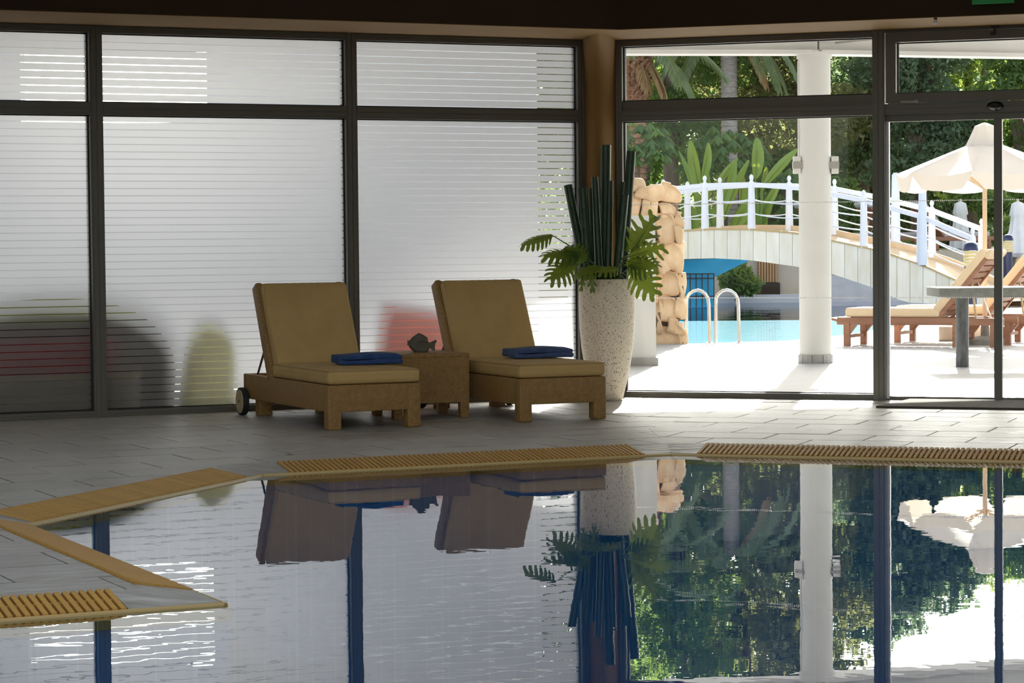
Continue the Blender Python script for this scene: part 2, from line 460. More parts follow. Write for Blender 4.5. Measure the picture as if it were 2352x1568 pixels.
# ------------------------------------------------------------------ mesh helpers
class MB:
    def __init__(self):
        self.v, self.f = [], []

    def add(self, vs, fs, T=None):
        b = len(self.v)
        self.v += [tuple(T @ Vector(p)) if T is not None else tuple(p) for p in vs]
        self.f += [tuple(i + b for i in q) for q in fs]
        return self

    def box(self, x0, x1, y0, y1, z0, z1, T=None):
        vs = [(x, y, z) for z in (z0, z1) for y in (y0, y1) for x in (x0, x1)]
        return self.add(vs, [(0, 2, 3, 1), (4, 5, 7, 6), (0, 1, 5, 4), (2, 6, 7, 3), (0, 4, 6, 2), (1, 3, 7, 5)], T)

    def bar(self, p, q, w, h, up=(0, 0, 1)):
        p, q = Vector(p), Vector(q)
        d = q - p
        L = d.length
        d.normalize()
        s = d.cross(Vector(up))
        if s.length < 1e-4:
            s = d.cross(Vector((1, 0, 0)))
        s.normalize()
        u = s.cross(d)
        T = Matrix(((d.x, s.x, u.x, p.x), (d.y, s.y, u.y, p.y), (d.z, s.z, u.z, p.z), (0, 0, 0, 1)))
        return self.box(0, L, -w / 2, w / 2, -h / 2, h / 2, T)

    def prism(self, poly, z0, z1, T=None):
        n = len(poly)
        vs = [(x, y, z0) for x, y in poly] + [(x, y, z1) for x, y in poly]
        fs = [tuple(range(n - 1, -1, -1)), tuple(range(n, 2 * n))]
        fs += [(i, (i + 1) % n, n + (i + 1) % n, n + i) for i in range(n)]
        return self.add(vs, fs, T)

    def tube(self, pts, r, n=8, cap=True, T=None):
        pts = [Vector(p) for p in pts]
        rs = r if isinstance(r, (list, tuple)) else [r] * len(pts)
        vs, fs = [], []
        up = Vector((0, 0, 1))
        t0 = (pts[1] - pts[0]).normalized()
        a = t0.cross(up)
        if a.length < .05:
            a = t0.cross(Vector((1, 0, 0)))
        a.normalize()
        for i, p in enumerate(pts):
            if i == 0:
                t = pts[1] - pts[0]
            elif i == len(pts) - 1:
                t = pts[-1] - pts[-2]
            else:
                t = pts[i + 1] - pts[i - 1]
            t.normalize()
            a = (a - t * a.dot(t)).normalized()
            b = t.cross(a)
            for k in range(n):
                th = 2 * math.pi * k / n
                vs.append(p + (a * math.cos(th) + b * math.sin(th)) * rs[i])
        for i in range(len(pts) - 1):
            for k in range(n):
                k2 = (k + 1) % n
                fs.append((i * n + k, i * n + k2, (i + 1) * n + k2, (i + 1) * n + k))
        if cap:
            fs.append(tuple(range(n - 1, -1, -1)))
            fs.append(tuple((len(pts) - 1) * n + k for k in range(n)))
        return self.add(vs, fs, T)

    def lathe(self, prof, n=24, T=None, cap=True):
        vs, fs = [], []
        for r, z in prof:
            for k in range(n):
                th = 2 * math.pi * k / n
                vs.append((r * math.cos(th), r * math.sin(th), z))
        for i in range(len(prof) - 1):
            for k in range(n):
                k2 = (k + 1) % n
                fs.append((i * n + k, i * n + k2, (i + 1) * n + k2, (i + 1) * n + k))
        if cap:
            fs.append(tuple(range(n - 1, -1, -1)))
            fs.append(tuple((len(prof) - 1) * n + k for k in range(n)))
        return self.add(vs, fs, T)

    def rbox(self, sx, sy, sz, r, T=None, seg=3, sub=6, fn=None):
        """Rounded box centred on the origin; fn may push points about (pillowing, creases)."""
        def axis(h):
            a = [-h + r * (1 - math.cos(math.pi / 2 * i / seg)) for i in range(seg + 1)]
            m = [-h + r + (2 * h - 2 * r) * i / sub for i in range(1, sub)]
            return a + m + [-q for q in reversed(a)]
        hx, hy, hz = sx / 2, sy / 2, sz / 2
        A = [axis(hx), axis(hy), axis(hz)]
        idx, vs, fs = {}, [], []

        def vid(p):
            key = tuple(round(q, 6) for q in p)
            if key not in idx:
                v = Vector(p)
                i = Vector((max(-hx + r, min(hx - r, v.x)), max(-hy + r, min(hy - r, v.y)), max(-hz + r, min(hz - r, v.z))))
                d = v - i
                if d.length > 1e-9:
                    v = i + d.normalized() * r
                if fn:
                    v = Vector(fn(v))
                idx[key] = len(vs)
                vs.append(v)
            return idx[key]
        for ax in range(3):
            o1, o2 = (ax + 1) % 3, (ax + 2) % 3
            for side, h in ((-1, -[hx, hy, hz][ax]), (1, [hx, hy, hz][ax])):
                for i in range(len(A[o1]) - 1):
                    for j in range(len(A[o2]) - 1):
                        q = []
                        for (di, dj) in ((0, 0), (1, 0), (1, 1), (0, 1)):
                            p = [0, 0, 0]
                            p[ax] = h
                            p[o1] = A[o1][i + di]
                            p[o2] = A[o2][j + dj]
                            q.append(vid(p))
                        fs.append(tuple(q if side > 0 else reversed(q)))
        return self.add(vs, fs, T)

    def build(self, name, mat, parent=None, smooth=False, angle=40):
        me = bpy.data.meshes.new(name)
        me.from_pydata(self.v, [], self.f)
        me.update()
        return link(name, me, mat, parent, smooth, angle)


def link(name, me, mat, parent=None, smooth=False, angle=40):
    if mat is not None:
        me.materials.append(M[mat] if isinstance(mat, str) else mat)
    if smooth:
        me.polygons.foreach_set('use_smooth', [True] * len(me.polygons))
        me.set_sharp_from_angle(angle=R(angle))
    o = bpy.data.objects.new(name, me)
    COL.objects.link(o)
    o.parent = parent
    return o


def tag(o, label, cat=None, group=None, kind=None):
    o['label'] = label
    if cat:
        o['category'] = cat
    if group:
        o['group'] = group
    if kind:
        o['kind'] = kind
    return o


def thing(name, loc, rz, label, cat, group=None):
    o = bpy.data.objects.new(name, None)
    o.empty_display_size = .1
    o.location = loc
    o.rotation_euler = (0, 0, rz)
    COL.objects.link(o)
    return tag(o, label, cat, group)


def struct(o, label=None):
    o['kind'] = 'structure'
    if label:
        o['label'] = label
    return o


def share(name, me, parent, loc=(0, 0, 0), rot=(0, 0, 0)):
    o = bpy.data.objects.new(name, me)
    COL.objects.link(o)
    o.parent = parent
    o.location = loc
    o.rotation_euler = rot
    return o


def copy_tree(o, parent=None):
    c = o.copy()
    COL.objects.link(c)
    c.parent = parent
    for ch in list(o.children):
        copy_tree(ch, c)
    return c


def clip(poly, region):
    """Sutherland-Hodgman: poly clipped by a convex counter-clockwise region."""
    out = poly
    for i in range(len(region)):
        a, b = region[i], region[(i + 1) % len(region)]
        inp, out = out, []
        if not inp:
            return []

        def side(p):
            return (b[0] - a[0]) * (p[1] - a[1]) - (b[1] - a[1]) * (p[0] - a[0])
        for j in range(len(inp)):
            p, q = inp[j], inp[(j + 1) % len(inp)]
            sp, sq = side(p), side(q)
            if sp >= 0:
                out.append(p)
            if (sp >= 0) != (sq >= 0):
                t = sp / (sp - sq)
                out.append((p[0] + (q[0] - p[0]) * t, p[1] + (q[1] - p[1]) * t))
    return out


def area(poly):
    return sum(poly[i][0] * poly[(i + 1) % len(poly)][1] - poly[(i + 1) % len(poly)][0] * poly[i][1] for i in range(len(poly))) / 2


def meet(p, d, q, e):
    """Intersection of two 2-D lines p+t*d and q+s*e."""
    den = d[0] * e[1] - d[1] * e[0]
    t = ((q[0] - p[0]) * e[1] - (q[1] - p[1]) * e[0]) / den
    return (p[0] + d[0] * t, p[1] + d[1] * t)


# ------------------------------------------------------------------ room layout
UA = (math.cos(ANG_A), math.sin(ANG_A)); NA = (-UA[1], UA[0])
UB = (math.cos(ANG_B), math.sin(ANG_B)); NB = (-UB[1], UB[0])
CORN = (0.7737, 19.4721)


def wp(u, wall, n=0.0):
    d, nn = (UA, NA) if wall == 'A' else (UB, NB)
    return (CORN[0] + d[0] * u + nn[0] * n, CORN[1] + d[1] * u + nn[1] * n)


WG = 0.235                              # width of the overflow grate
PZ = -0.04                              # level of the pool rim
WZ = -0.0475                             # water level
P2 = (-1.369, 13.547)
P3 = (0.940, 14.637)
UL = (math.cos(ANG_A + math.pi / 4), math.sin(ANG_A + math.pi / 4))
P1 = (P2[0] - UL[0] * 2.475, P2[1] - UL[1] * 2.475)
UPN = (UA[1], -UA[0])                   # along the peninsula, towards its tip
P5 = (P1[0] + UPN[0] * 2.81, P1[1] + UPN[1] * 2.81)
P4 = (P3[0] + UB[0] * 6.2, P3[1] + UB[1] * 6.2)
P6 = (P5[0] - UA[0] * 3.2, P5[1] - UA[1] * 3.2)
pool_edge = [P4, P3, P2, P1, P5, P6, (P6[0], 5.2), (P4[0], 5.2)]


def off(p, q, w):                       # line p->q shifted to its left
    d = Vector((q[0] - p[0], q[1] - p[1])).normalized()
    n = Vector((-d.y, d.x))
    return (p[0] + n.x * w, p[1] + n.y * w), (d.x, d.y)


# back edges of the grates (deck side); pool on the right of P5->P1->P2->P3->P4 seen along it
b_left = off(P1, P2, WG)
b_mid = off(P2, P3, WG)
b_right = off(P3, P4, WG)
b_pen = off(P5, P1, WG)
b_front = off(P6, P5, WG)
K2 = meet(*b_left, *b_mid)
K3 = meet(*b_mid, *b_right)
K1 = meet(*b_pen, *b_left)
K5 = meet(*b_front, *b_pen)
K4 = (P4[0] + NB[0] * WG, P4[1] + NB[1] * WG)
K6 = (P6[0] + NA[0] * WG, P6[1] + NA[1] * WG)

# ---- floor base, tiles
floor_b = MB()
LW = -8.2
AL = wp(-9.6, 'A')
BR = wp(7.6, 'B')
reg_T1 = [K2, K3, CORN, meet(K2, UL, CORN, UA)]
reg_T2 = [(LW, K1[1]), K1, K2, reg_T1[3], meet(CORN, UA, (LW, 0), (0, 1))]
reg_T3 = [K6, K5, K1, (LW, K1[1]), (LW, K6[1])]
reg_B = [K3, K4, BR, CORN]
near = [(LW, -6), (9.4, -6), (9.4, 5.2), (LW, 5.2)]
side_r = [(P4[0], 5.2), (9.4, 5.2), (9.4, BR[1]), BR, K4, P4]
side_l = [(LW, 5.2), (P6[0], 5.2), P6, K6, (LW, K6[1])]
for rg in (reg_T1, reg_T2, reg_T3, reg_B, near, side_r, side_l):
    floor_b.prism(rg, -1.5, -0.006)
floor = struct(floor_b.build('floor', 'grout'), 'grey slate tiled pool deck')

tile_n = 0


def lay(region, org, ang, tu, tv, view_only=True):
    """Slate tiles in running bond, each one an object of its own."""
    global tile_n
    c, s = math.cos(ang), math.sin(ang)
    us = [(p[0] - org[0]) * c + (p[1] - org[1]) * s for p in region]
    vs = [-(p[0] - org[0]) * s + (p[1] - org[1]) * c for p in region]
    for j in range(math.floor(min(vs) / tv) - 1, math.ceil(max(vs) / tv) + 1):
        o_ = (j % 2) * tu * .5
        for i in range(math.floor(min(us) / tu) - 2, math.ceil(max(us) / tu) + 2):
            g = 0.005
            rect = [(i * tu + o_ + g, j * tv + g), ((i + 1) * tu + o_ - g, j * tv + g),
                    ((i + 1) * tu + o_ - g, (j + 1) * tv - g), (i * tu + o_ + g, (j + 1) * tv - g)]
            rect = [(org[0] + a * c - b * s, org[1] + a * s + b * c) for a, b in rect]
            pc = clip(rect, region)
            if len(pc) < 3 or abs(area(pc)) < 0.004:
                continue
            mx = sum(p[0] for p in pc) / len(pc)
            my = sum(p[1] for p in pc) / len(pc)
            if view_only and (abs(mx / my) > 0.25):
                continue
            me = bpy.data.meshes.new('floor_tile')
            mb = MB()
            dz = random.uniform(-.0012, .0012)
            mb.prism([(p[0] - mx, p[1] - my) for p in pc], -0.012, dz)
            cc, ss = math.cos(-ang), math.sin(-ang)
            mb.v = [(x * cc - y * ss, x * ss + y * cc, z) for x, y, z in mb.v]
            me.from_pydata(mb.v, [], mb.f)
            me.materials.append(M['slate'])
            t = share('floor_tile', me, floor, (mx, my, 0), (0, 0, ang))
            tile_n += 1


lay(reg_T1, CORN, ANG_A, .62, .42)
lay(reg_T2, CORN, ANG_A, .62, .42)
lay(reg_T3, CORN, ANG_A, .62, .42)
lay(reg_B, CORN, ANG_B, .62, .42)

# ---- pool basin and water
pb = MB()
n_ = len(pool_edge)
ring = [Vector((x, y, PZ - .05)) for x, y in pool_edge]
pb.add(ring + [Vector((x, y, -1.45)) for x, y in pool_edge],
       [(i, (i + 1) % n_, n_ + (i + 1) % n_, n_ + i) for i in range(n_)] + [tuple(range(n_, 2 * n_))])
basin = struct(pb.build('pool_basin', 'pool'), 'blue tiled basin of the indoor pool')
wb = MB()
wb.add([(x, y, WZ) for x, y in pool_edge], [tuple(range(n_))])
water = wb.build('pool_water', 'water')
tag(water, 'still reflecting water of the indoor pool', 'water', kind='stuff')

# ---- overflow grates: gutter, rim, corner tiles, slats one by one
slat_me = bpy.data.meshes.new('slat')
_s = MB().box(-.0095, .0095, 0, 1, -.012, .012)
slat_me.from_pydata(_s.v, [], _s.f)
slat_me.materials.append(M['grate'])


def grate(p, q, label, a0, a1, deck_end0=None, deck_end1=None, pitch=.0305, view=None):
    """Grate along the pool edge p->q (deck on the left); slats cover [a0, L-a1]."""
    d = Vector((q[0] - p[0], q[1] - p[1])); L = d.length; d.normalize()
    n = Vector((-d.y, d.x))
    root = thing('overflow_grate', (p[0], p[1], 0), math.atan2(d.y, d.x), label, 'grate', 'overflow grates round the indoor pool')
    tilt = math.atan2(-PZ, WG - .03)
    rim = MB()
    rim.add([(0, 0, PZ - .03), (L, 0, PZ - .03), (L, 0, PZ), (0, 0, PZ), (0, .014, PZ + .003), (L, .014, PZ + .003), (0, .014, PZ - .03), (L, .014, PZ - .03)],
            [(0, 1, 2, 3), (3, 2, 5, 4), (4, 5, 7, 6), (6, 7, 1, 0), (0, 3, 4, 6), (1, 7, 5, 2)])
    rim.build('rim', 'rim', root)
    gut = MB().box(a0, L - a1, .028, WG - .002, -.13, -.075)
    gut.build('gutter', 'gutter', root)
    face = MB().box(0, L, -.012, 0, PZ - .06, PZ - .012)
    face.build('edge_face', 'grate', root)
    sp = MB()
    for yy in (.32, .68):
        pass
    lo, hi = a0, L - a1
    cyy, cz = .028 + (WG - .03) * .5, PZ + (0 - PZ) * .5
    sp.box(lo, hi, cyy - .006, cyy + .006, cz - .012, cz + .006)
    sp.build('spine', 'grate', root)
    k = 0
    x = lo + .012
    while x < hi - .008:
        if view is None or (view[0] <= x <= view[1]):
            o = share('slat', slat_me, root, (x, .014, PZ - .004), (tilt, 0, 0))
            o.scale = (1, WG - .016, 1)
        x += pitch
    return root


def corner_tile(poly, parent, mat='slate', name='corner_tile'):
    """Sloping stone piece between two grates: poly of (x, y, z)."""
    mb = MB()
    m = len(poly)
    cxx = sum(p[0] for p in poly) / m; cyy = sum(p[1] for p in poly) / m
    vs = [(p[0] - cxx, p[1] - cyy, p[2]) for p in poly] + [(p[0] - cxx, p[1] - cyy, p[2] - .12) for p in poly]
    mb.add(vs, [tuple(range(m)), tuple(range(2 * m - 1, m - 1, -1))] + [((i + 1) % m, i, m + i, m + (i + 1) % m) for i in range(m)])
    o = mb.build(name, mat, parent)
    o.location = (cxx, cyy, 0)
    return o


g_mid = grate(P2, P3, 'ochre slatted overflow grate on the pool edge below the wicker loungers', .16, .17)
g_right = grate(P3, P4, 'ochre slatted overflow grate on the pool edge below the glass door', .15, .1, view=(0, 3.4))
g_left = grate(P1, P2, 'ochre slatted overflow grate slanting away at the far left of the pool', .07, .18)
g_pen = grate(P5, P1, 'ochre grate sloping along the far side of the deck point', .36, .02)
g_front = grate(P6, P5, 'ochre slatted grate along the near side of the deck point', .1, .36, view=(1.2, 3.2))


def cpt(p, u, along, w):                 # point on a grate: distance along and across
    n = (-u[1], u[0])
    z = PZ * (1 - w / WG)
    return (p[0] + u[0] * along + n[0] * w, p[1] + u[1] * along + n[1] * w, z)


Lm = math.dist(P2, P3); Ll = math.dist(P1, P2); Lp = math.dist(P5, P1); Lf = math.dist(P6, P5)
ct = .015
for (a, b) in (
    ([cpt(P1, UL, Ll - .178, ct), (P2[0] + (K2[0] - P2[0]) * .13, P2[1] + (K2[1] - P2[1]) * .13, PZ * .87), (*K2, 0), cpt(P1, UL, Ll - .178, WG)], g_left),
    ([(P2[0] + (K2[0] - P2[0]) * .13, P2[1] + (K2[1] - P2[1]) * .13, PZ * .87), cpt(P2, UA, .158, ct), cpt(P2, UA, .158, WG), (*K2, 0)], g_mid),
    ([cpt(P2, UA, Lm - .168, ct), (P3[0] + (K3[0] - P3[0]) * .13, P3[1] + (K3[1] - P3[1]) * .13, PZ * .87), (*K3, 0), cpt(P2, UA, Lm - .168, WG)], g_mid),
    ([(P3[0] + (K3[0] - P3[0]) * .13, P3[1] + (K3[1] - P3[1]) * .13, PZ * .87), cpt(P3, UB, .148, ct), cpt(P3, UB, .148, WG), (*K3, 0)], g_right),
    ([cpt(P6, UA, Lf - .355, ct), (P5[0] + (K5[0] - P5[0]) * .09, P5[1] + (K5[1] - P5[1]) * .09, PZ * .9), (*K5, 0), cpt(P6, UA, Lf - .355, WG)], g_front),
    ([(P5[0] + (K5[0] - P5[0]) * .09, P5[1] + (K5[1] - P5[1]) * .09, PZ * .9), cpt(P5, (-UPN[0], -UPN[1]), .355, ct), cpt(P5, (-UPN[0], -UPN[1]), .355, WG), (*K5, 0)], g_pen),
    ([cpt(P1, UL, 0, ct), cpt(P1, UL, .068, ct), cpt(P1, UL, .068, WG), (*K1, 0)], g_left),
):
    o = corner_tile(a, None)
    o.parent = b
    o.matrix_parent_inverse = (Matrix.Translation(b.location) @ Matrix.Rotation(b.rotation_euler.z, 4, 'Z')).inverted()

# ---- walls of the hall, header beam, ceiling
H_CEIL = 3.9
SOF = 2.79


def wall_box(name, p, q, t, z0, z1, mat, label=None):
    d = Vector((q[0] - p[0], q[1] - p[1])); L = d.length; d.normalize()
    n = Vector((-d.y, d.x))
    poly = [p, q, (q[0] + n.x * t, q[1] + n.y * t), (p[0] + n.x * t, p[1] + n.y * t)]
    o = MB().prism(poly, z0, z1).build(name, mat)
    return struct(o, label)


wall_box('wall_above_striped_windows', AL, wp(0, 'A'), .3, SOF - .005, H_CEIL, 'brown')
wall_box('wall_above_clear_windows', wp(0, 'B'), BR, .3, SOF - .005, H_CEIL, 'brown')
wall_box('wall_far_left', AL, wp(-6.2, 'A'), .3, 0, SOF - .005, 'ochre')
wall_box('wall_left', (LW, AL[1]), (LW, 9.0), -.3, 0, H_CEIL, 'ochre')
wall_box('wall_left_near', (LW, 1.0), (LW, -6), -.3, 0, H_CEIL, 'ochre')
wall_box('wall_left_low', (LW, 9.0), (LW, 1.0), -.3, 0, .5, 'ochre')  # gap above it is an added opening that lets in fill daylight
wall_box('wall_left_high', (LW, 9.0), (LW, 1.0), -.3, 3.2, H_CEIL, 'ochre')
wall_box('wall_back_left', (LW, -6), (-6.4, -6), -.3, 0, H_CEIL, 'ochre')
wall_box('wall_back_right', (7.6, -6), (9.4, -6), -.3, 0, H_CEIL, 'ochre')
wall_box('wall_back_low', (-6.4, -6), (7.6, -6), -.3, 0, .4, 'ochre')  # unseen opening above, added and sized for fill light from behind the camera
wall_box('wall_back_high', (-6.4, -6), (7.6, -6), -.3, 3.3, H_CEIL, 'ochre')
wall_box('wall_right', (9.4, -6), (9.4, BR[1]), -.3, 0, H_CEIL, 'ochre')
cl_ = MB()
SK = (-6.0, 7.2, -4.0, 11.0)              # unseen roof light, added so daylight fills the hall
cl_.box(LW - .3, SK[0], -6.3, 21.0, H_CEIL, H_CEIL + .2).box(SK[1], 9.7, -6.3, 21.0, H_CEIL, H_CEIL + .2)
cl_.box(SK[0], SK[1], -6.3, SK[2], H_CEIL, H_CEIL + .2).box(SK[0], SK[1], SK[3], 21.0, H_CEIL, H_CEIL + .2)
struct(cl_.build('ceiling', 'ceiling'), 'plain ceiling of the pool hall')
rl = struct(bpy.data.objects.new('added_roof_light', None), 'unseen glazed roof light added to fill the pool hall with daylight')
COL.objects.link(rl)
for k in range(7):
    x = SK[0] + (SK[1] - SK[0]) * k / 6
    MB().box(x - .03, x + .03, SK[2], SK[3], H_CEIL + .05, H_CEIL + .15).build('glazing_bar', 'alu', rl)
    if k < 6:
        MB().box(x + .03, x + (SK[1] - SK[0]) / 6 - .03, SK[2], SK[3], H_CEIL + .09, H_CEIL + .10).build('pane', 'glass', rl)
# header box (bulkhead) running under the ceiling in front of the windows
DB = 0.94
ia = wp(-9.6, 'A', -DB)
ib = wp(7.6, 'B', -DB)
ic = meet(ia, UA, ib, UB)
hb = MB()
for poly in ([ia, ic, CORN, AL], [ic, ib, BR, CORN]):
    hb.prism(poly, SOF, H_CEIL - .01)
hdr = struct(hb.build('header_beam', 'brown'), 'dark brown header beam above the windows')
sf = MB()
for poly in ([ia, ic, CORN, AL], [ic, ib, BR, CORN]):
    sf.prism(poly, SOF - .004, SOF)
sf.build('soffit_panel', 'soffit', hdr)

# ---- rounded column in the corner, flaring forward at its head
cb = MB()
a_, b_ = Vector((*wp(-.235, 'A'), 0)), Vector((*wp(.073, 'B'), 0))
fwd = Vector((-.06, -1, 0)).normalized()
mid = (a_ + b_) / 2
rows = [(0, .16), (2.45, .16), (2.6, .22), (2.70, .38), (2.765, .58), (SOF - .004, .66)]
nseg = 16
vs, fs = [], []
for z, dep in rows:
    for k in range(nseg + 1):
        t = -1 + 2 * k / nseg
        p = mid + (b_ - a_) * (t / 2) + fwd * dep * (1 - abs(t) ** (2.0 if dep < .3 else 1.45))
        vs.append((p.x, p.y, z))
    vs.append((mid.x - fwd.x * .25, mid.y - fwd.y * .25, z))
w_ = nseg + 2
for i in range(len(rows) - 1):
    for k in range(w_):
        k2 = (k + 1) % w_
        fs.append((i * w_ + k, i * w_ + k2, (i + 1) * w_ + k2, (i + 1) * w_ + k))
cb.add(vs, fs)
struct(cb.build('wall_corner_column', 'ochre', smooth=True, angle=50), 'ochre rounded column in the corner between the windows')


# ---- windows
Z_TOP, Z_BOT = 2.785, .045


def window_root(name, wall, u, label):
    p = wp(u, wall)
    o = bpy.data.objects.new(name, None)
    o.empty_display_size = .1
    o.location = (p[0], p[1], 0)
    o.rotation_euler = (0, 0, ANG_A if wall == 'A' else ANG_B)
    COL.objects.link(o)
    return struct(o, label)


def rail(root, name, x0, x1, z0, z1, y0=-.05, y1=.07, groove=True, mat='alu'):
    mb = MB().box(x0, x1, y0, y1, z0, z1)
    if groove:                           # raised flat band on the room side, like an extruded profile
        horizontal = (x1 - x0) > (z1 - z0)
        if horizontal:
            h = z1 - z0
            mb.box(x0 + .002, x1 - .002, y0 - .006, y0 + .001, z0 + h * .12, z0 + h * .46)
            mb.box(x0 + .002, x1 - .002, y0 - .006, y0 + .001, z0 + h * .54, z0 + h * .88)
        else:
            w = x1 - x0
            mb.box(x0 + w * .14, x0 + w * .46, y0 - .006, y0 + .001, z0 + .002, z1 - .002)
            mb.box(x0 + w * .54, x0 + w * .86, y0 - .006, y0 + .001, z0 + .002, z1 - .002)
    return mb.build(name, mat, root)


def gasket(root, x0, x1, z0, z1):
    t, y0, y1 = .008, -.004, .022
    mb = MB()
    mb.box(x0, x0 + t, y0, y1, z0, z1).box(x1 - t, x1, y0, y1, z0, z1)
    mb.box(x0, x1, y0, y1, z0, z0 + t).box(x0, x1, y0, y1, z1 - t, z1)
    return mb.build('gasket', 'rubber', root)


def pane(root, x0, x1, z0, z1, y=.010):
    return MB().box(x0, x1, y - .004, y + .004, z0, z1).build('pane', 'glass', root)


PITCH_F, GAP_F = .0525, .0060


def film(root, x0, x1, z0, z1):
    mb = MB().add([(x0, 0, 0), (x1, 0, 0), (x1, 0, PITCH_F - GAP_F), (x0, 0, PITCH_F - GAP_F)], [(0, 1, 2, 3)])
    me = bpy.data.meshes.new('film_strip')
    me.from_pydata(mb.v, [], mb.f)
    me.materials.append(M['film'])
    z = z0 + GAP_F
    while z + PITCH_F - GAP_F < z1 + .012:
        share('film_strip', me, root, (0, .002, z))
        z += PITCH_F


def striped_window(name, u0, u1, um, label, left_stile=None):
    r = window_root(name, 'A', u0, label)
    w = u1 - u0
    rail(r, 'mullion', w, w + um, 0, Z_TOP)
    if left_stile:
        rail(r, 'mullion', -left_stile, 0, 0, Z_TOP)
    rail(r, 'top_rail', 0, w, 2.735, Z_TOP)
    rail(r, 'transom', 0, w, 2.152, 2.243)
    rail(r, 'bottom_rail', 0, w, 0, Z_BOT)
    for z0, z1 in ((Z_BOT, 2.152), (2.243, 2.735)):
        gasket(r, 0, w, z0, z1)
        pane(r, .002, w - .002, z0 + .002, z1 - .002)
        film(r, .009, w - .009, z0 + .008, z1 - .008)
    return r


striped_window('window_1', -6.05, -4.177, .095, 'frosted striped window at the far left edge', .095)
striped_window('window_2', -4.082, -2.227, .091, 'frosted striped window behind the lounger with wheels')
striped_window('window_3', -2.136, -.293, .058, 'frosted striped window beside the corner column')


def dots(root, x0, x1, z, y=.0045):
    mb = MB()
    x = x0 + .01
    while x < x1:
        mb.box(x, x + .0085, y, y + .0012, z - .0042, z + .0042)
        x += .0148
    o = mb.build('dot_line', 'dots', root)
    o['kind'] = 'stuff'
    return o


w4 = window_root('window_4', 'B', .126, 'clear fixed window right of the corner column')
rail(w4, 'stile', -.053, 0, 0, Z_TOP)
rail(w4, 'mullion', 1.974, 2.067, 0, Z_TOP, -.06, .08)
rail(w4, 'top_rail', 0, 1.974, 2.735, Z_TOP)
rail(w4, 'transom', 0, 1.974, 2.152, 2.236)
rail(w4, 'transom_sash', 0, 1.974, 2.236, 2.310, -.03, .06, False)
rail(w4, 'bottom_rail', 0, 1.974, 0, Z_BOT)
for z0, z1 in ((Z_BOT, 2.152), (2.310, 2.735)):
    gasket(w4, 0, 1.974, z0, z1)
    pane(w4, .002, 1.972, z0 + .002, z1 - .002)
dots(w4, .01, 1.96, 1.503)
dots(w4, .01, 1.96, .775)

w5 = window_root('window_5', 'B', 2.193, 'tilting window above the sliding glass door')
W5 = 2.05
rail(w5, 'top_rail', 0, W5, 2.765, Z_TOP, -.05, .07, False)
rail(w5, 'header_rail', 0, W5, 2.150, 2.232)
rail(w5, 'mullion', W5, W5 + .09, 0, Z_TOP)
sash = MB()
for (x0, x1, z0, z1) in ((.012, .088, 2.238, 2.760), (W5 - .08, W5 - .012, 2.238, 2.760), (.088, W5 - .08, 2.690, 2.760), (.088, W5 - .08, 2.238, 2.308)):
    sash.box(x0, x1, -.075, .02, z0, z1)
    cxm, czm = (x0 + x1) / 2, (z0 + z1) / 2
sash.build('sash', 'alu', w5)
gasket(w5, .088, W5 - .08, 2.308, 2.690)
pane(w5, .09, W5 - .082, 2.31, 2.688, -.01)
lt = MB().box(.13, .25, -.098, -.074, 2.236, 2.250).box(.235, .262, -.105, -.074, 2.232, 2.254)
lt.build('latch', 'lamp_grey', w5)
ch = MB().box(.80, .86, -.095, -.072, 2.770, 2.782).box(.82, .835, -.10, -.075, 2.72, 2.772).box(.80, .825, -.11, -.085, 2.715, 2.735)
ch.build('opener_bracket', 'black', w5)

d1 = window_root('door_1', 'B', 2.193, 'sliding glass door to the terrace')


def leaf(root, x0, x1, st0, st1, y):
    lf = bpy.data.objects.new('door_leaf', None)
    lf.empty_display_size = .1
    COL.objects.link(lf)
    lf.parent = root
    rail(lf, 'stile', x0, x0 + st0, .012, 2.105, y - .022, y + .022, False, 'white_paint' if st0 < .03 else 'alu')
    rail(lf, 'stile', x1 - st1, x1, .012, 2.105, y - .022, y + .022, False)
    rail(lf, 'top_rail', x0, x1, 2.100, 2.150, y - .022, y + .022, False)
    rail(lf, 'bottom_rail', x0 + st0, x1 - st1, .010, .030, y - .02, y + .02, False)
    pane(lf, x0 + st0, x1 - st1, .03, 2.10, y)
    dots(lf, x0 + st0, x1 - st1, 1.503, y - .0062)
    dots(lf, x0 + st0, x1 - st1, .775, y - .0062)


leaf(d1, .0, .838, .022, .030, .012)
leaf(d1, .838, 1.66, .030, .03, .012)
MB().box(0, W5, -.02, .05, -.004, .010).build('sill', 'alu', d1)
w6 = window_root('added_window', 'B', 4.333, 'unseen clear window added beyond the sliding door to let in light')
rail(w6, 'mullion', 1.9, 1.99, 0, Z_TOP)  # out of view, this glazing is added for the light it lets in
rail(w6, 'bottom_rail', 0, 1.9, 0, Z_BOT)
rail(w6, 'top_rail', 0, 1.9, 2.735, Z_TOP)
rail(w6, 'transom', 0, 1.9, 2.152, 2.25)
pane(w6, .002, 1.898, Z_BOT, 2.152)
pane(w6, .002, 1.898, 2.25, 2.735)
wall_box('wall_right_of_windows', wp(6.33, 'B'), BR, .3, 0, SOF - .005, 'ochre')
# presence sensor over the door
sn = thing('door_sensor', (*wp(3.02, 'B', -.055), 2.195), ANG_B, 'black oval presence sensor above the sliding door', 'sensor')
T = Matrix.Rotation(R(90), 4, 'X') @ Matrix.Diagonal((1, .55, 1, 1))
MB().lathe([(.002, .062), (.03, .060), (.05, .045), (.062, .02), (.062, 0)], 24, T).build('housing', 'black', sn, True)
MB().box(-.02, .02, -.064, -.058, -.012, .008).build('lens', 'rubber', sn)
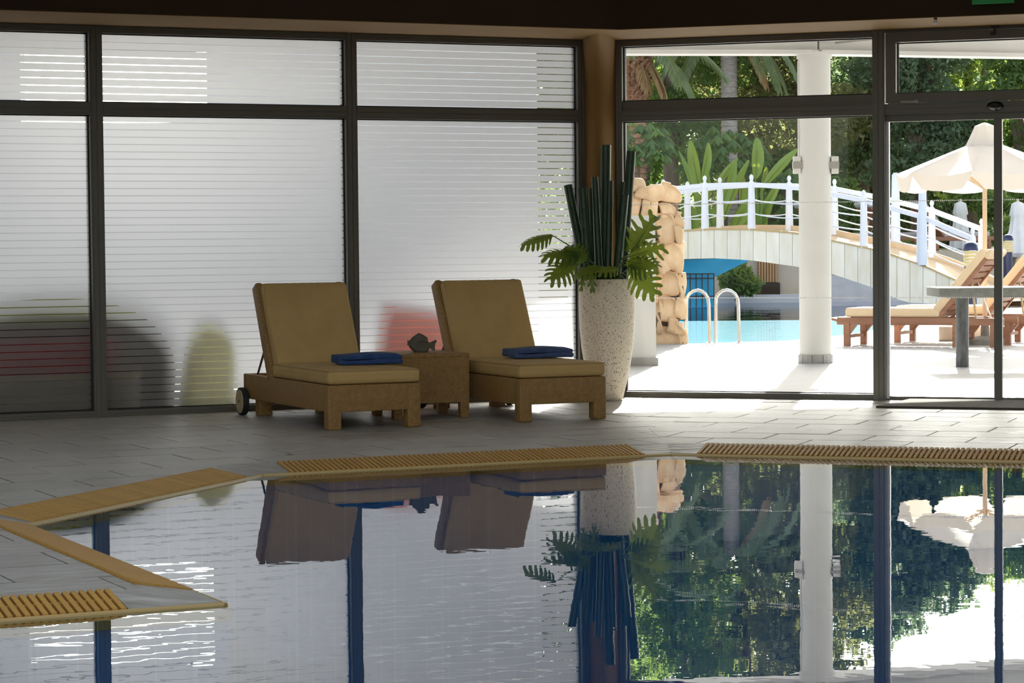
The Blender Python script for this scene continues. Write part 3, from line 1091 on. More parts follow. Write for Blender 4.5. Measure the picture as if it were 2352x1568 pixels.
# conduit and exit sign on the header
pc = at(2147, 40, 17.72)
cd = thing('conduit', (pc.x, pc.y - .02, SOF), ANG_B, 'thin brown conduit running down the header above the door', 'pipe')
MB().tube([(0, 0, .9), (0, 0, .02), (.004, 0, -.03)], .012, 8).build('tube', 'brown', cd, True)
MB().lathe([(.016, -.045), (.018, -.03), (.014, -.015)], 10).build('end_cap', 'white', cd, True)
pe = at(2281, 3, 17.45)
ex = thing('exit_sign', (pe.x, pe.y, at(2281, 8, 17.45).z), ANG_B, 'green exit sign hanging at the top right edge', 'sign')
MB().box(-.145, .145, -.02, .02, 0, .16).build('panel', 'exit', ex)
MB().box(-.15, .15, -.024, .024, .16, .175).build('bracket', 'lamp_grey', ex)
# door mat
mt = [fl(2012, 937), fl(2352, 942), fl(2352, 942) + Vector((1.2, -.43, 0)), fl(2352, 921) + Vector((1.3, -.45, 0)), fl(2092, 919.5)]
mo = MB().prism([(p.x - mt[0].x, p.y - mt[0].y) for p in mt], .001, .016).build('door_mat', 'mat')
mo.location = (mt[0].x, mt[0].y, 0)
tag(mo, 'brown ribbed mat on the floor before the glass door', 'mat')


# ------------------------------------------------------------------ wicker loungers
def pillow(amount, hx, hy, only_top=True):
    def fn(v):
        if v.z > 0 or not only_top:
            k = max(0, 1 - (v.x / hx) ** 4) * max(0, 1 - (v.y / hy) ** 4)
            v.z += amount * k * (1 if v.z > 0 else -1)
        return v
    return fn


def wicker_lounger(loc, rz, label):
    r = thing('sun_lounger', loc, rz, label, 'lounger', 'wicker loungers beside the indoor pool')
    W, L, z0, z1 = .65, 1.80, .118, .295
    MB().rbox(.05, L - .02, z1 - z0, .008, Matrix.Translation((.025, L / 2, (z0 + z1) / 2)), 2, 2).build('side_rail', 'wicker', r, True)
    MB().rbox(.05, L - .02, z1 - z0, .008, Matrix.Translation((W - .025, L / 2, (z0 + z1) / 2)), 2, 2).build('side_rail', 'wicker', r, True)
    MB().rbox(W, .05, z1 - z0, .008, Matrix.Translation((W / 2, .025, (z0 + z1) / 2)), 2, 2).build('front_rail', 'wicker', r, True)
    MB().rbox(W, .05, z1 - z0, .008, Matrix.Translation((W / 2, L - .025, (z0 + z1) / 2)), 2, 2).build('rear_rail', 'wicker', r, True)
    for x in (.045, W - .045):
        MB().rbox(.094, .094, z1 - .002, .012, Matrix.Translation((x, .046, (z1 - .002) / 2)), 2, 2).build('front_leg', 'wicker', r, True)
    for x in (.10, W - .10):
        MB().rbox(.10, .09, .17, .006, Matrix.Translation((x, L - .16, .085)), 2, 2).build('rear_leg', 'wicker', r, True)
    for x, sg in ((-.035, -1), (W + .035, 1)):
        T = Matrix.Translation((x, L - .08, .10)) @ Matrix.Rotation(R(90), 4, 'Y')
        wh = MB().lathe([(.060, -.022), (.098, -.020), (.1, -.012), (.1, .012), (.098, .020), (.060, .022)], 32, T).build('wheel', 'rubber', r, True)
        hub = MB().lathe([(.084, -.0245), (.086, -.02), (.086, .02), (.084, .0245)], 32, T).build('hub', 'wood_hub', wh, True)
        MB().lathe([(.010, -.03), (.010, .03)], 12, T).build('axle_bolt', 'darksteel', wh, True)
    MB().box(.05, W - .05, .05, L - .05, .25, .275).build('seat_base', 'wicker', r)
    # back: frame leaning from the hinge up to its top edge
    hy, hz, ty, tz = 1.16, .285, 1.50, .950
    d = Vector((0, ty - hy, tz - hz)); bl = d.length
    ang = math.atan2(tz - hz, ty - hy)
    T = Matrix.Translation((W / 2, hy, hz)) @ Matrix.Rotation(ang, 4, 'X')     # local y runs up the back, local z to its front
    fr = MB()
    T2 = T @ Matrix.Translation((0, bl / 2, -.02))
    fr.rbox(W - .06, bl - .05, .035, .012, T2, 2, 3)
    fr.build('back_frame', 'wicker', r, True)
    for s in (-1, 1):
        MB().rbox(.05, bl, .105, .014, T @ Matrix.Translation((s * (W / 2 - .025), bl / 2, -.045)), 2, 2).build('back_stile', 'wicker', r, True)
    # horns of the back frame at its two upper corners
    for s in (-1, 1):
        MB().rbox(.09, .06, .06, .014, T @ Matrix.Translation((s * (W / 2 - .055), bl - .022, -.055)), 2, 2).build('back_horn', 'wicker', r, True)
    for s in (-1, 1):
        MB().tube([(W / 2 + s * .285, 1.375, .53), (W / 2 + s * .285, 1.60, .285)], .0085, 8).build('prop_strut', 'darksteel', r, True)
    # cushions
    ct, ch_ = .095, 1.15
    sc = MB().rbox(W + .005, ch_, ct, .030, Matrix.Translation((W / 2, ch_ / 2 + .0, z1 + ct / 2 + .002)), 3, 8, pillow(.012, W / 2, ch_ / 2)).build('seat_cushion', 'cushion', r, True, 60)
    zt = z1 + ct + .000
    loop = [(W / 2 + sx * (W / 2 - .006), yy, zt - .006) for sx, yy in ((-1, .008), (1, .008), (1, ch_ - .01), (-1, ch_ - .01), (-1, .008))]
    MB().tube(loop, .0045, 6).build('piping', 'piping', sc, True)

    def pleat(v):
        k = max(0, 1 - (v.x / (W / 2)) ** 4) * max(0, 1 - (v.y / .31) ** 4)
        if v.z > 0:
            v.z += .016 * k
            if v.y > .18:
                v.z += .006 * math.sin(v.x * 130) * (v.y - .18) / .13 * max(0, 1 - abs(v.x) / .16)
        return v
    bh = bl - .075
    bc = MB().rbox(W - .02, bh, .085, .026, T @ Matrix.Translation((.012, bh / 2 + .035, .047)), 3, 22, pleat).build('back_cushion', 'cushion', r, True, 60)
    lp = [T @ Vector((sx * (W / 2 - .02) + .012, yy, .082)) for sx, yy in ((-1, .05), (-1, bh + .018), (1, bh + .018), (1, .05))]
    MB().tube(lp, .0045, 6).build('piping', 'piping', bc, True)
    return r


lg1 = wicker_lounger((-1.204, 16.155, 0), R(24), 'honey wicker lounger at left with bright navy towel and a visible wheel')
lg2 = wicker_lounger((.05, 16.735, 0), R(24), 'honey wicker lounger at right beside the speckled planter')


def folded_towel(loc, rz, mat, label):
    r = thing('folded_towel', loc, rz, label, 'towel', 'folded towels on the wicker loungers')

    def wob(a):
        def fn(v):
            v.z += .006 * math.sin(v.x * 14 + a) * (1 if v.z > 0 else .3) + .004 * math.sin(v.y * 17 + a)
            return v
        return fn
    MB().rbox(.44, .30, .034, .0165, Matrix.Translation((0, 0, .018)), 4, 8, wob(0)).build('lower_fold', mat, r, True, 70)
    MB().rbox(.425, .285, .032, .0155, Matrix.Translation((.006, .004, .050)), 4, 8, wob(1.2)).build('upper_fold', mat, r, True, 70)
    MB().rbox(.03, .28, .052, .0145, Matrix.Translation((-.205, .0, .035)), 4, 4).build('fold_edge', mat, r, True, 70)
    return r


def on_lounger(o, s, t, z):
    c, sn_ = math.cos(R(24)), math.sin(R(24))
    return (o[0] + s * c - t * sn_, o[1] + s * sn_ + t * c, z)


folded_towel(on_lounger((-1.204, 16.155), .46, .50, .408), R(24 - 8), 'towel', 'bright navy folded towel on the left wicker lounger')
folded_towel(on_lounger((.05, 16.735), .42, .62, .410), R(24 - 4), 'towel2', 'dull slate-blue folded towel on the right wicker lounger')

# ---- wicker side table
tb = thing('side_table', (-.823, 17.09, 0), R(20), 'square honey wicker side table between the two loungers', 'table')
TW, TD = .56, .55
MB().rbox(TW, TD, .03, .008, Matrix.Translation((TW / 2, TD / 2, .437)), 2, 3).build('table_top', 'wicker', tb, True)
for (x0, x1, y0, y1) in ((.004, TW - .004, .004, .03), (.004, TW - .004, TD - .03, TD - .004), (.004, .03, .03, TD - .03), (TW - .03, TW - .004, .03, TD - .03)):
    MB().box(x0, x1, y0, y1, .108, .424).build('apron', 'wicker', tb)
for x in (.036, TW - .036):
    for y in (.036, TD - .036):
        MB().rbox(.066, .066, .42, .008, Matrix.Translation((x, y, .21)), 2, 2).build('leg', 'wicker', tb, True)

# ---- carved fish
FP = [(555, 690), (640, 695), (720, 600), (830, 510), (980, 425), (1130, 490), (1210, 540), (1290, 600), (1310, 740), (1365, 785),
      (1450, 740), (1600, 680), (1620, 720), (1570, 830), (1545, 930), (1560, 1070), (1500, 1085), (1430, 1030), (1370, 980), (1330, 985),
      (1320, 1080), (1270, 1124), (800, 1124), (700, 1010), (640, 950), (610, 880), (550, 850), (570, 780)]
sc_ = 1 / 15.68 / 325
fpts = [((x - 1050) * sc_, (1124 - y) * sc_) for x, y in FP]
fish = thing('fish_figurine', (*((lambda p: (p.x, p.y))(at(967, 810, 17.42))), .452), R(8), 'dark carved wooden fish standing on the side table', 'figurine')
fb = bmesh.new()
for sgn in (-1, 1):
    pass
cxm = sum(p[0] for p in fpts[:24]) / 24
fv = MB()
nf = len(fpts)
layers = [(-.022, .80), (-.016, .93), (-.006, 1.0), (.006, 1.0), (.016, .93), (.022, .80)]
vs, fs = [], []
cz_ = .06
for y, k in layers:
    for (x, z) in fpts:
        tail = x > .055
        kk = 1 - (1 - k) * (.35 if tail else 1)
        yy = y * (.45 if tail else 1)
        xx = .0 + (x - .0) * kk if not tail else x
        zz = (cz_ + (z - cz_) * kk) if not tail else z
        vs.append((xx, yy, max(zz, 0.0)))
fs.append(tuple(range(nf)))
fs.append(tuple(range((len(layers) - 1) * nf + nf - 1, (len(layers) - 1) * nf - 1, -1)))
for i in range(len(layers) - 1):
    for k in range(nf):
        k2 = (k + 1) % nf
        fs.append((i * nf + k2, i * nf + k, (i + 1) * nf + k, (i + 1) * nf + k2))
fv.add(vs, fs)
fv.build('body', 'fish', fish, False)
for s in (-1, 1):
    MB().lathe([(.0, .0), (.004, .002), (.005, .0)], 10, Matrix.Translation((-.068, s * .0215, .078)) @ Matrix.Rotation(R(90 * s), 4, 'X')).build('eye', 'black', fish, True)
MB().box(-.035, .03, -.026, .026, 0, .006).build('base', 'fish', fish)

# ------------------------------------------------------------------ planter, bamboo, leaves
PX, PY = .732, 19.02
pot = thing('planter', (PX, PY, 0), 0, 'tall pale speckled terrazzo planter in the corner', 'planter')
prof = [(.108, 0), (.118, .012), (.140, .10), (.172, .24), (.198, .40), (.212, .56), (.218, .72), (.217, .86), (.213, .925), (.210, .932),
        (.196, .930), (.194, .90)]
MB().lathe(prof, 48, cap=False).build('pot', 'terrazzo', pot, True, 60)
MB().lathe([(.108, .0), (.0, .0)], 24, cap=False).build('pot_base', 'terrazzo', pot)
MB().lathe([(.0, .895), (.198, .89), (.198, .86)], 32, cap=False).build('soil', 'soil', pot, True)


def bamboo(xt, yt, wpx, xb, yb, Y, Yb, label):
    top = at(xt, yt, Y)
    bot = at(xb, yb, Yb)
    d = (top - bot).normalized()
    bot = bot - d * ((bot.z - .87) / d.z)
    r = wpx / 2 * Y / F_PX
    o = thing('bamboo_pole', bot, 0, label, 'bamboo', 'bamboo poles in the planter')
    L = (top - bot).length
    T = d.to_track_quat('Z', 'Y').to_matrix().to_4x4()
    pr = [(r * 1.03, 0)]
    for k in range(1, 5):                # faint nodes
        zk = L * k / 5
        pr += [(r, zk - .012), (r * 1.035, zk - .004), (r * 1.035, zk + .004), (r, zk + .012)]
    pr += [(r, L), (r * .72, L), (r * .70, L - .10), (.0005, L - .105)]
    MB().lathe(pr, 18, T, cap=False).build('culm', 'bamboo', o, True, 35)
    return o


bamboo(1304.6, 424.5, 20, 1334, 575, 18.93, 18.99, 'leftmost bamboo pole leaning out over the striped window')
bamboo(1338, 430, 22, 1349, 590, 18.90, 18.95, 'thick dark bamboo pole second from the left')
bamboo(1366, 406, 16, 1375, 590, 18.95, 18.97, 'thin bamboo pole left of the tallest one')
bamboo(1391.6, 333, 24, 1388, 590, 19.10, 19.08, 'tallest bamboo pole in the middle of the planter')
bamboo(1400.5, 415, 17, 1397, 590, 18.96, 18.97, 'medium bamboo pole standing just before the tallest one')
bamboo(1430, 418, 11, 1418, 590, 19.12, 19.10, 'slim bamboo pole half hidden between two thick ones')
bamboo(1434.5, 447, 20, 1421, 590, 18.93, 18.96, 'shorter thick bamboo pole at the front right')
bamboo(1450, 347, 21, 1434, 590, 19.05, 19.04, 'tall bamboo pole at the right against the clear window')
bamboo(1356, 432, 9, 1362, 590, 19.12, 19.10, 'thin bamboo sliver behind the left poles')


def frame(p, tip, nrm):
    d = (tip - p)
    L = d.length
    d.normalize()
    n = Vector(nrm)
    n = (n - d * n.dot(d)).normalized()
    s = d.cross(n)
    return d, s, n, L


def monstera_leaf(p, tip, width, nrm, nl=6, cut=.42, droop=.12, inner=.38, lobe=.62, one_side=False):
    """Split leaf: lobes left and right of the midrib, separate beyond the inner part of the blade."""
    d, s, n, L = frame(p, tip, nrm)
    mb = MB()

    def outline(t):
        return width / 2 * (math.sin(math.pi * min(1, (t * .86 + .14))) ** .75) * (1.12 - .25 * t)

    def pt(t, r, sg):
        # lobes sweep towards the tip
        w = outline(min(t, .985))
        tt = t + .16 * r ** 1.5
        q = p + d * (tt * L * .88) + s * (sg * w * r)
        q += n * (.10 * width * abs(r) * (1 - abs(r)) - droop * L * (t ** 2) - .18 * width * r * r)
        return q
    for sg in ((1,) if one_side else (-1, 1)):
        for k in range(nl):
            t0, t1 = k / nl - .02, (k + 1) / nl - .02
            t0 = max(t0, -.02)
            tm = (t0 + t1) / 2
            rows = []
            for r in (0, .2, inner, .55, .75, .92, 1.0):
                if r <= inner:
                    a, b = t0, t1
                else:
                    q = (r - inner) / (1 - inner)
                    h = (t1 - t0) / 2 * (1 - (1 - lobe) * min(1, q * 4)) * math.sqrt(max(0.04, 1 - max(0, (q - .6) / .4) ** 2))
                    a, b = tm - h, tm + h
                rows.append([pt(a, r, sg), pt((a + b) / 2, r, sg), pt(b, r, sg)])
            vs = [v for row in rows for v in row]
            fs = []
            for i in range(len(rows) - 1):
                for j in range(2):
                    q = (i * 3 + j, i * 3 + j + 1, (i + 1) * 3 + j + 1, (i + 1) * 3 + j)
                    fs.append(q if sg > 0 else tuple(reversed(q)))
            mb.add(vs, fs)
    return mb


plant = thing('monstera_plant', (PX, PY, .88), 0, 'green monstera leaves spreading round the planter rim', 'plant')
plant_base = Vector((PX, PY, .9))


def add_leaf(p, tip, width, nrm, **k):
    p, tip = Vector(p), Vector(tip)
    mb = monstera_leaf(p, tip, width, nrm, **k)
    mb.v = [(x - PX, y - PY, z - .88) for x, y, z in mb.v]
    o = mb.build('leaf', 'monstera', plant, True, 80)
    rim = plant_base + (p - plant_base).normalized() * .08
    q = rim * .5 + p * .5 + Vector((0, 0, .05))
    st = MB().tube([rim - Vector((PX, PY, .90)), q - Vector((PX, PY, .88)), p - Vector((PX, PY, .88)), p + (tip - p) * .5 - Vector((PX, PY, .88))], [.006, .005, .004, .002], 6)
    st.build('leaf_stem', 'stem', o, True)
    return o


add_leaf(at(1268, 540, 18.80), at(1188, 562, 18.72), .20, (-.1, -.55, .8), nl=7, droop=.05, lobe=.72)
add_leaf(at(1330, 585, 18.83), at(1243, 578, 18.66), .24, (.1, -.6, .75), nl=7, lobe=.66)
add_leaf(at(1322, 600, 18.80), at(1258, 640, 18.62), .26, (-.1, -.85, .5), nl=7, lobe=.60)
add_leaf(at(1345, 598, 18.78), at(1290, 560, 18.85), .26, (.0, -.8, .5), nl=6, lobe=.66)
add_leaf(at(1452, 580, 18.84), at(1512, 482, 18.80), .27, (.3, -.9, .1), nl=5, inner=.22, lobe=.42, droop=-.03)
add_leaf(at(1445, 590, 18.80), at(1535, 560, 18.74), .28, (.1, -.7, .6), nl=6, inner=.22, lobe=.45, droop=.02)
add_leaf(at(1440, 600, 18.76), at(1517, 612, 18.62), .26, (.0, -.8, .6), nl=7, lobe=.62, droop=.03)
add_leaf(at(1448, 610, 18.74), at(1512, 685, 18.60), .27, (-.2, -.9, .35), nl=6, lobe=.62, droop=.02)
add_leaf(at(1356, 612, 18.74), at(1362, 676, 18.68), .08, (0, -1, .1), nl=4, lobe=.6)
add_leaf(at(1340, 615, 18.74), at(1336, 672, 18.66), .06, (.2, -1, .1), nl=4, lobe=.6)
add_leaf(at(1430, 575, 18.98), at(1478, 520, 19.05), .22, (.3, -.8, .3), nl=6, lobe=.5)
add_leaf(at(1420, 615, 18.72), at(1370, 620, 18.60), .16, (0, -.6, .8), nl=5, lobe=.6)
add_leaf(at(1380, 612, 18.73), at(1320, 628, 18.60), .16, (0, -.7, .7), nl=5, lobe=.55)
rg_ = random.Random(3)
for k in range(26):
    a = rg_.uniform(-math.pi, 0) if k % 4 else rg_.uniform(0, math.pi)
    p0 = Vector((.10 * math.cos(a), .10 * math.sin(a), .03))
    p1 = Vector((.18 * math.cos(a), .18 * math.sin(a), .10 + .08 * rg_.random()))
    p2 = Vector(((.25 + .06 * rg_.random()) * math.cos(a + .3), (.24 + .05 * rg_.random()) * math.sin(a + .3), .03 + .12 * rg_.random()))
    mb = MB()
    sd = Vector((-math.sin(a), math.cos(a), 0)) * .010
    pts = [p0, p0 * .4 + p1 * .6 + Vector((0, 0, .01)), p1, p1 * .5 + p2 * .5 + Vector((0, 0, .012)), p2]
    ws = [.5, 1, 1, .7, .05]
    mb.add([v for q, w in zip(pts, ws) for v in (q - sd * w, q + Vector((0, 0, .004 * w)), q + sd * w)],
           [(i * 3 + j, i * 3 + j + 1, i * 3 + j + 4, i * 3 + j + 3) for i in range(4) for j in range(2)])
    mb.build('fern_blade', 'grass_leaf' if k % 3 else 'monstera', plant, True)

# ------------------------------------------------------------------ outside: terrace, pool, canopy
TE = [(1.2, 29.35), (2.15, 29.30), (2.75, 29.62), (3.28, 29.85), (4.17, 31.4), (5.3, 34.2), (6.6, 37.6), (9.0, 44.0), (9.6, 52.5)]
terr = MB()
ter_main = [AL, CORN, BR, (26, 14), (26, 29.0), (1.2, 29.0), (-16, 29.0), (-16, 15.6)]
terr.prism([(-16, 16.0), (AL[0], AL[1] + .02), (CORN[0], CORN[1] + .02), (BR[0], BR[1] + .02), (26, 12), (26, 29.0), (-16, 29.0)], -.4, 0)
terr.prism([(1.2, 29.0), (2.2, 29.0), (26, 29.0), (26, 52.5), TE[8], TE[7], TE[6], TE[5], TE[4], TE[3], TE[2], TE[1], TE[0]], -1.4, 0)
terr.prism([(-16, 29.0), (1.2, 29.0), (1.2, 52.5), (-16, 52.5)], -1.4, 0)
struct(terr.build('floor_terrace', 'terrace'), 'sunlit pale stone terrace outside the windows')
ow = MB()
pool_poly = [TE[i] for i in range(9)] + [(1.2, 52.5)]
ow.add([(x, y, -.11) for x, y in pool_poly], [tuple(range(len(pool_poly)))])
owat = ow.build('outdoor_pool_water', 'water_out')
tag(owat, 'blue water of the outdoor pool under the bridge', 'water', kind='stuff')
of = MB().prism([(1.0, 29.0), (10, 29.0), (10, 53), (1.0, 53)], -1.5, -1.35)
struct(of.build('floor_outdoor_pool', 'pool_out'), 'light blue floor of the outdoor pool')
# raised garden ground behind the pool
gr = MB().prism([(-30, 53.0), (40, 53.0), (60, 140), (-50, 140)], -.5, .92)
struct(gr.build('floor_garden', 'far_ground'), 'raised garden ground behind the outdoor pool')
cop = MB().box(1.2, 12, 52.4, 53.05, -.2, .06)
struct(cop.build('trim_1', 'white'), 'pale coping along the far pool edge')
rw = MB().box(1.2, 14, 52.9, 53.1, 0, .95)
struct(rw.build('wall_garden', 'beige_wall'), 'beige retaining wall behind the outdoor pool')

# canopy roof with edge beam, column, rafters
roof = MB()
bl0, bc0, bR0 = (.85, 24.22), (3.01, 24.50), (9.5, 26.6)
roof.prism([(AL[0], AL[1] + .32), (CORN[0] - .08, CORN[1] + .32), (CORN[0] + .08, CORN[1] + .32), (BR[0], BR[1] + .32), (12, 17), (bR0[0], bR0[1] + .1), (bc0[0], bc0[1] + .1), (bl0[0], bl0[1] + .1), (-12, 24.2), (-12, 15.8)], 3.36, 3.50)
roof.prism([(-12, 24.2), (bl0[0], bl0[1] + .1), (bl0[0] + .1, 27.6), (-12, 27.6)], 3.36, 3.50)  # unseen left wing, added to keep the sun off the striped panes
cano = thing('terrace_canopy', (3.01, 24.5, 0), 0, 'white flat canopy roof over the terrace with edge beam and an added sun-blocking left wing', 'canopy')


def local(mb, o):
    mb.v = [(x - o.location.x, y - o.location.y, z - o.location.z) for x, y, z in mb.v]
    return mb


local(roof, cano).build('roof_slab', 'white', cano)
for p, q in ((bl0, bc0), (bc0, bR0), (bl0, (.95, 27.5))):
    local(MB().bar((*p, 3.20), (*q, 3.20), .22, .32), cano).build('edge_beam', 'white', cano)
    d_ = (Vector((*q, 0)) - Vector((*p, 0))).normalized(); nn = Vector((-d_.y, d_.x, 0)) * .12
    local(MB().bar(Vector((*p, 3.055)) - nn * .2, Vector((*q, 3.055)) - nn * .2, .28, .04), cano).build('beam_lip', 'white', cano)
local(MB().bar((bc0[0] + .1, bc0[1] - .1, 3.26), (4.7, 18.6, 3.26), .20, .20), cano).build('rafter', 'white', cano)
local(MB().bar((bc0[0] + .2, bc0[1] - .05, 3.15), (4.6, 23.9, 3.24), .02, .02), cano).build('cable', 'lamp_grey', cano)
# slatted pergola part at the right
for k in range(12):
    x = 4.2 + k * .23
    local(MB().bar((x, 23.4, 3.30), (x - .55, 24.55, 3.30), .05, .09), cano).build('pergola_slat', 'white', cano)
colm = thing('terrace_column', (3.005, 24.50, 0), 0, 'round white column standing on the terrace', 'column')
MB().lathe([(.158, 0), (.158, 3.06)], 40).build('shaft', 'white', colm, True)
for k in range(10):                      # tiled skirting round the foot
    a0, a1 = 2 * math.pi * k / 10 + .02, 2 * math.pi * (k + 1) / 10 - .02
    poly = [(r_ * math.cos(a), r_ * math.sin(a)) for r_, a in ((.156, a0), (.174, a0), (.174, (a0 + a1) / 2), (.174, a1), (.156, a1))]
    MB().prism(poly, 0, .085).build('skirting_tile', 'terrace', colm)
MB().lathe([(.175, 3.0), (.175, 3.06)], 40).build('collar', 'white', colm, True)
MB().tube([(-.160, -.03, 2.98), (-.162, -.03, 1.95)], .010, 8).build('cable_duct', 'white', colm, True)
for sg, px in ((-1, 1830), (1, 1917)):
    lp = at(px, 379, 24.45)
    wl_ = thing('wall_lamp', (lp.x, lp.y, lp.z), 0, 'small grey box lamp on the %s side of the white column' % ('left' if sg < 0 else 'right'), 'lamp', 'box lamps on the terrace column')
    MB().box(-.035, .035, -.04, .04, -.085, .085).build('housing', 'white', wl_)
    MB().box(-.04 - (.02 if sg > 0 else 0), .04 + (.02 if sg < 0 else 0), -.045, .045, -.035, .035).build('bracket', 'lamp_grey', wl_)
    MB().box(min(0, -sg * .06), max(0, -sg * .06), -.015, .015, -.02, .02).build('arm', 'lamp_grey', wl_)
# white pedestal
ped = thing('white_pedestal', (1.27, 24.35, 0), 0, 'square white rendered pedestal behind the planter', 'pedestal')
MB().box(-.14, .14, -.14, .14, .08, 1.44).build('shaft', 'white', ped)
MB().box(-.16, .16, -.16, .16, 0, .08).build('plinth', 'terrace', ped)
MB().box(-.15, .15, -.15, .15, 1.44, 1.47).build('cap', 'white', ped)

# ---- sandstone pillar wall: stones traced as a ragged stack
stw = thing('stone_wall', (1.75, 29.5, 0), 0, 'rough sandstone boulder wall at the pool edge behind the planter', 'wall')
MB().box(-.95, .24, -.05, .30, 0, 1.78).build('core', 'mortar', stw)
rs = random.Random(11)


def boulder(cx_, cz_, w, h, dpt=.16, y=-.08):
    def fn(v):
        k = .045 * math.sin(v.x * 11 + cx_ * 17 + v.z * 5) + .04 * math.sin(v.z * 13 + cz_ * 19 - v.x * 4) + .025 * math.sin(v.x * 23 + v.z * 19 + cx_ * 5)
        v.x += k * .5 * (1 if v.x > 0 else -1)
        v.z += k * .5
        v.y += k * .5
        return v
    rad = min(w, h, dpt * 2) * .17
    mb = MB().rbox(w, dpt * 2, h, rad, None, 2, 5, fn)
    o = mb.build('stone', 'stone', stw, True, 70)
    o.location = (cx_, y, cz_)
    o.rotation_euler = (0, rs.uniform(-.10, .10), 0)
    return o


def pxs(x0, y0, x1, y1):
    a, b = at(x0, y0, 29.4), at(x1, y1, 29.4)
    return ((a.x + b.x) / 2 - 1.75, (a.z + b.z) / 2, b.x - a.x, a.z - b.z)


STN = [(1452, 408, 1485, 448), (1462, 420, 1524, 462), (1519, 418, 1562, 470), (1440, 450, 1470, 500), (1470, 456, 1514, 502), (1514, 468, 1560, 500),
       (1545, 480, 1571, 524), (1508, 492, 1548, 560), (1546, 520, 1574, 552), (1528, 550, 1574, 622), (1500, 556, 1534, 600), (1504, 588, 1540, 624),
       (1512, 620, 1560, 680), (1556, 622, 1577, 680), (1496, 624, 1514, 690), (1514, 678, 1552, 740), (1548, 676, 1578, 730), (1504, 690, 1520, 762),
       (1530, 728, 1578, 768), (1500, 756, 1560, 796), (1552, 752, 1580, 796), (1455, 500, 1500, 545), (1450, 545, 1498, 590), (1452, 590, 1496, 640),
       (1450, 640, 1496, 700), (1450, 700, 1500, 796), (1400, 440, 1445, 500), (1400, 500, 1450, 560), (1395, 560, 1448, 640), (1395, 640, 1446, 720), (1395, 720, 1446, 796)]
for q in STN:
    cx2, cz2, w2, h2 = pxs(*q)
    boulder(cx2, cz2, w2 * .99, h2 * .98, rs.uniform(.09, .17))

# ---- pool ladder
ld = thing('pool_ladder', (2.40, 29.50, 0), 0, 'pair of steel pool ladder handrails at the outdoor pool edge', 'ladder')
for cx3 in (2.215, 2.566):
    pts = [(cx3 - .130 - 2.4, .10, -.5), (cx3 - .130 - 2.4, .06, .44)]
    for k in range(1, 8):
        a = math.pi * k / 8
        pts.append((cx3 - 2.4 - .135 * math.cos(a), .06 - .06 * k / 8, .47 + .155 * math.sin(a)))
    pts += [(cx3 + .135 - 2.4, -.0, .44), (cx3 + .14 - 2.4, -.02, 0)]
    MB().tube(pts, .021, 10).build('handrail', 'steel', ld, True)
    MB().lathe([(.045, 0), (.045, .008), (.03, .014)], 16, Matrix.Translation((cx3 + .14 - 2.4, -.02, 0))).build('foot_flange', 'steel', ld, True)

# ------------------------------------------------------------------ bridge
def lerp_tab(tab, x):
    for (a, b), (c, d) in zip(tab, tab[1:]):
        if x <= c:
            return b + (d - b) * (x - a) / (c - a)
    return tab[-1][1]


TOPP = [(1400, 556), (1480, 540), (1560, 530), (1640, 526), (1720, 526), (1830, 535), (1900, 550), (2010, 573), (2110, 605), (2200, 645), (2260, 672), (2300, 690)]
BOTP = [(1400, 605), (1480, 599), (1565, 595), (1640, 593), (1720, 597), (1830, 612), (1900, 625), (2010, 662), (2075, 694), (2300, 706)]


def bridge_Y(x):
    return 47.6 - (x - 1560) / 730 * 4.6


def br_top(x):
    return at(x, lerp_tab(TOPP, x), bridge_Y(x))


def br_bot(x):
    return at(x, lerp_tab(BOTP, x), bridge_Y(x))


b0, b1 = br_top(1560), br_top(2290)
bdir = Vector((b1.x - b0.x, b1.y - b0.y, 0)).normalized()
bout = Vector((-bdir.y, bdir.x, 0))      # to the far side
BW = 1.15
brg = thing('footbridge', (b0.x, b0.y, 0), 0, 'arched cream stone footbridge with white railings over the outdoor pool', 'bridge')
Lb = Vector((b0.x, b0.y, 0))
xs = [1400 + 30 * k for k in range(31)]
core = MB()
for (xa, xb) in zip(xs, xs[1:]):
    ta, tb_, ba, bb = br_top(xa), br_top(xb), br_bot(xa), br_bot(xb)
    n8 = [ba + bout * .05, bb + bout * .05, tb_ + bout * .05, ta + bout * .05, ba + bout * BW, bb + bout * BW, tb_ + bout * BW, ta + bout * BW]
    n8 = [p - Lb - Vector((0, 0, .02)) if i in (2, 3, 6, 7) else p - Lb for i, p in enumerate(n8)]
    core.add(n8, [(0, 1, 2, 3), (5, 4, 7, 6), (3, 2, 6, 7), (1, 0, 4, 5)])
core.build('deck_core', 'deckstone', brg)
for (xa, xb) in zip(xs, xs[1:]):         # stone facing, slab by slab
    g = .6
    ta, tb_, ba, bb = br_top(xa + g), br_top(xb - g), br_bot(xa + g), br_bot(xb - g)
    f0 = [ba, bb, tb_, ta]
    n8 = [p - Lb for p in f0] + [p - Lb + bout * .05 for p in f0]
    MB().add(n8, [(0, 1, 2, 3), (7, 6, 5, 4), (0, 4, 5, 1), (1, 5, 6, 2), (2, 6, 7, 3), (3, 7, 4, 0)]).build('facing_slab', 'facing', brg)
ecurb = MB(); fcurb = MB()
for (xa, xb) in zip(xs, xs[1:]):
    ecurb.bar(br_top(xa) - Lb + bout * .03, br_top(xb) - Lb + bout * .03, .09, .035)
    fcurb.bar(br_top(xa) - Lb + bout * (BW - .05), br_top(xb) - Lb + bout * (BW - .05), .09, .16)
ecurb.build('near_curb', 'rim', brg)
fcurb.build('far_curb', 'deckstone', brg)


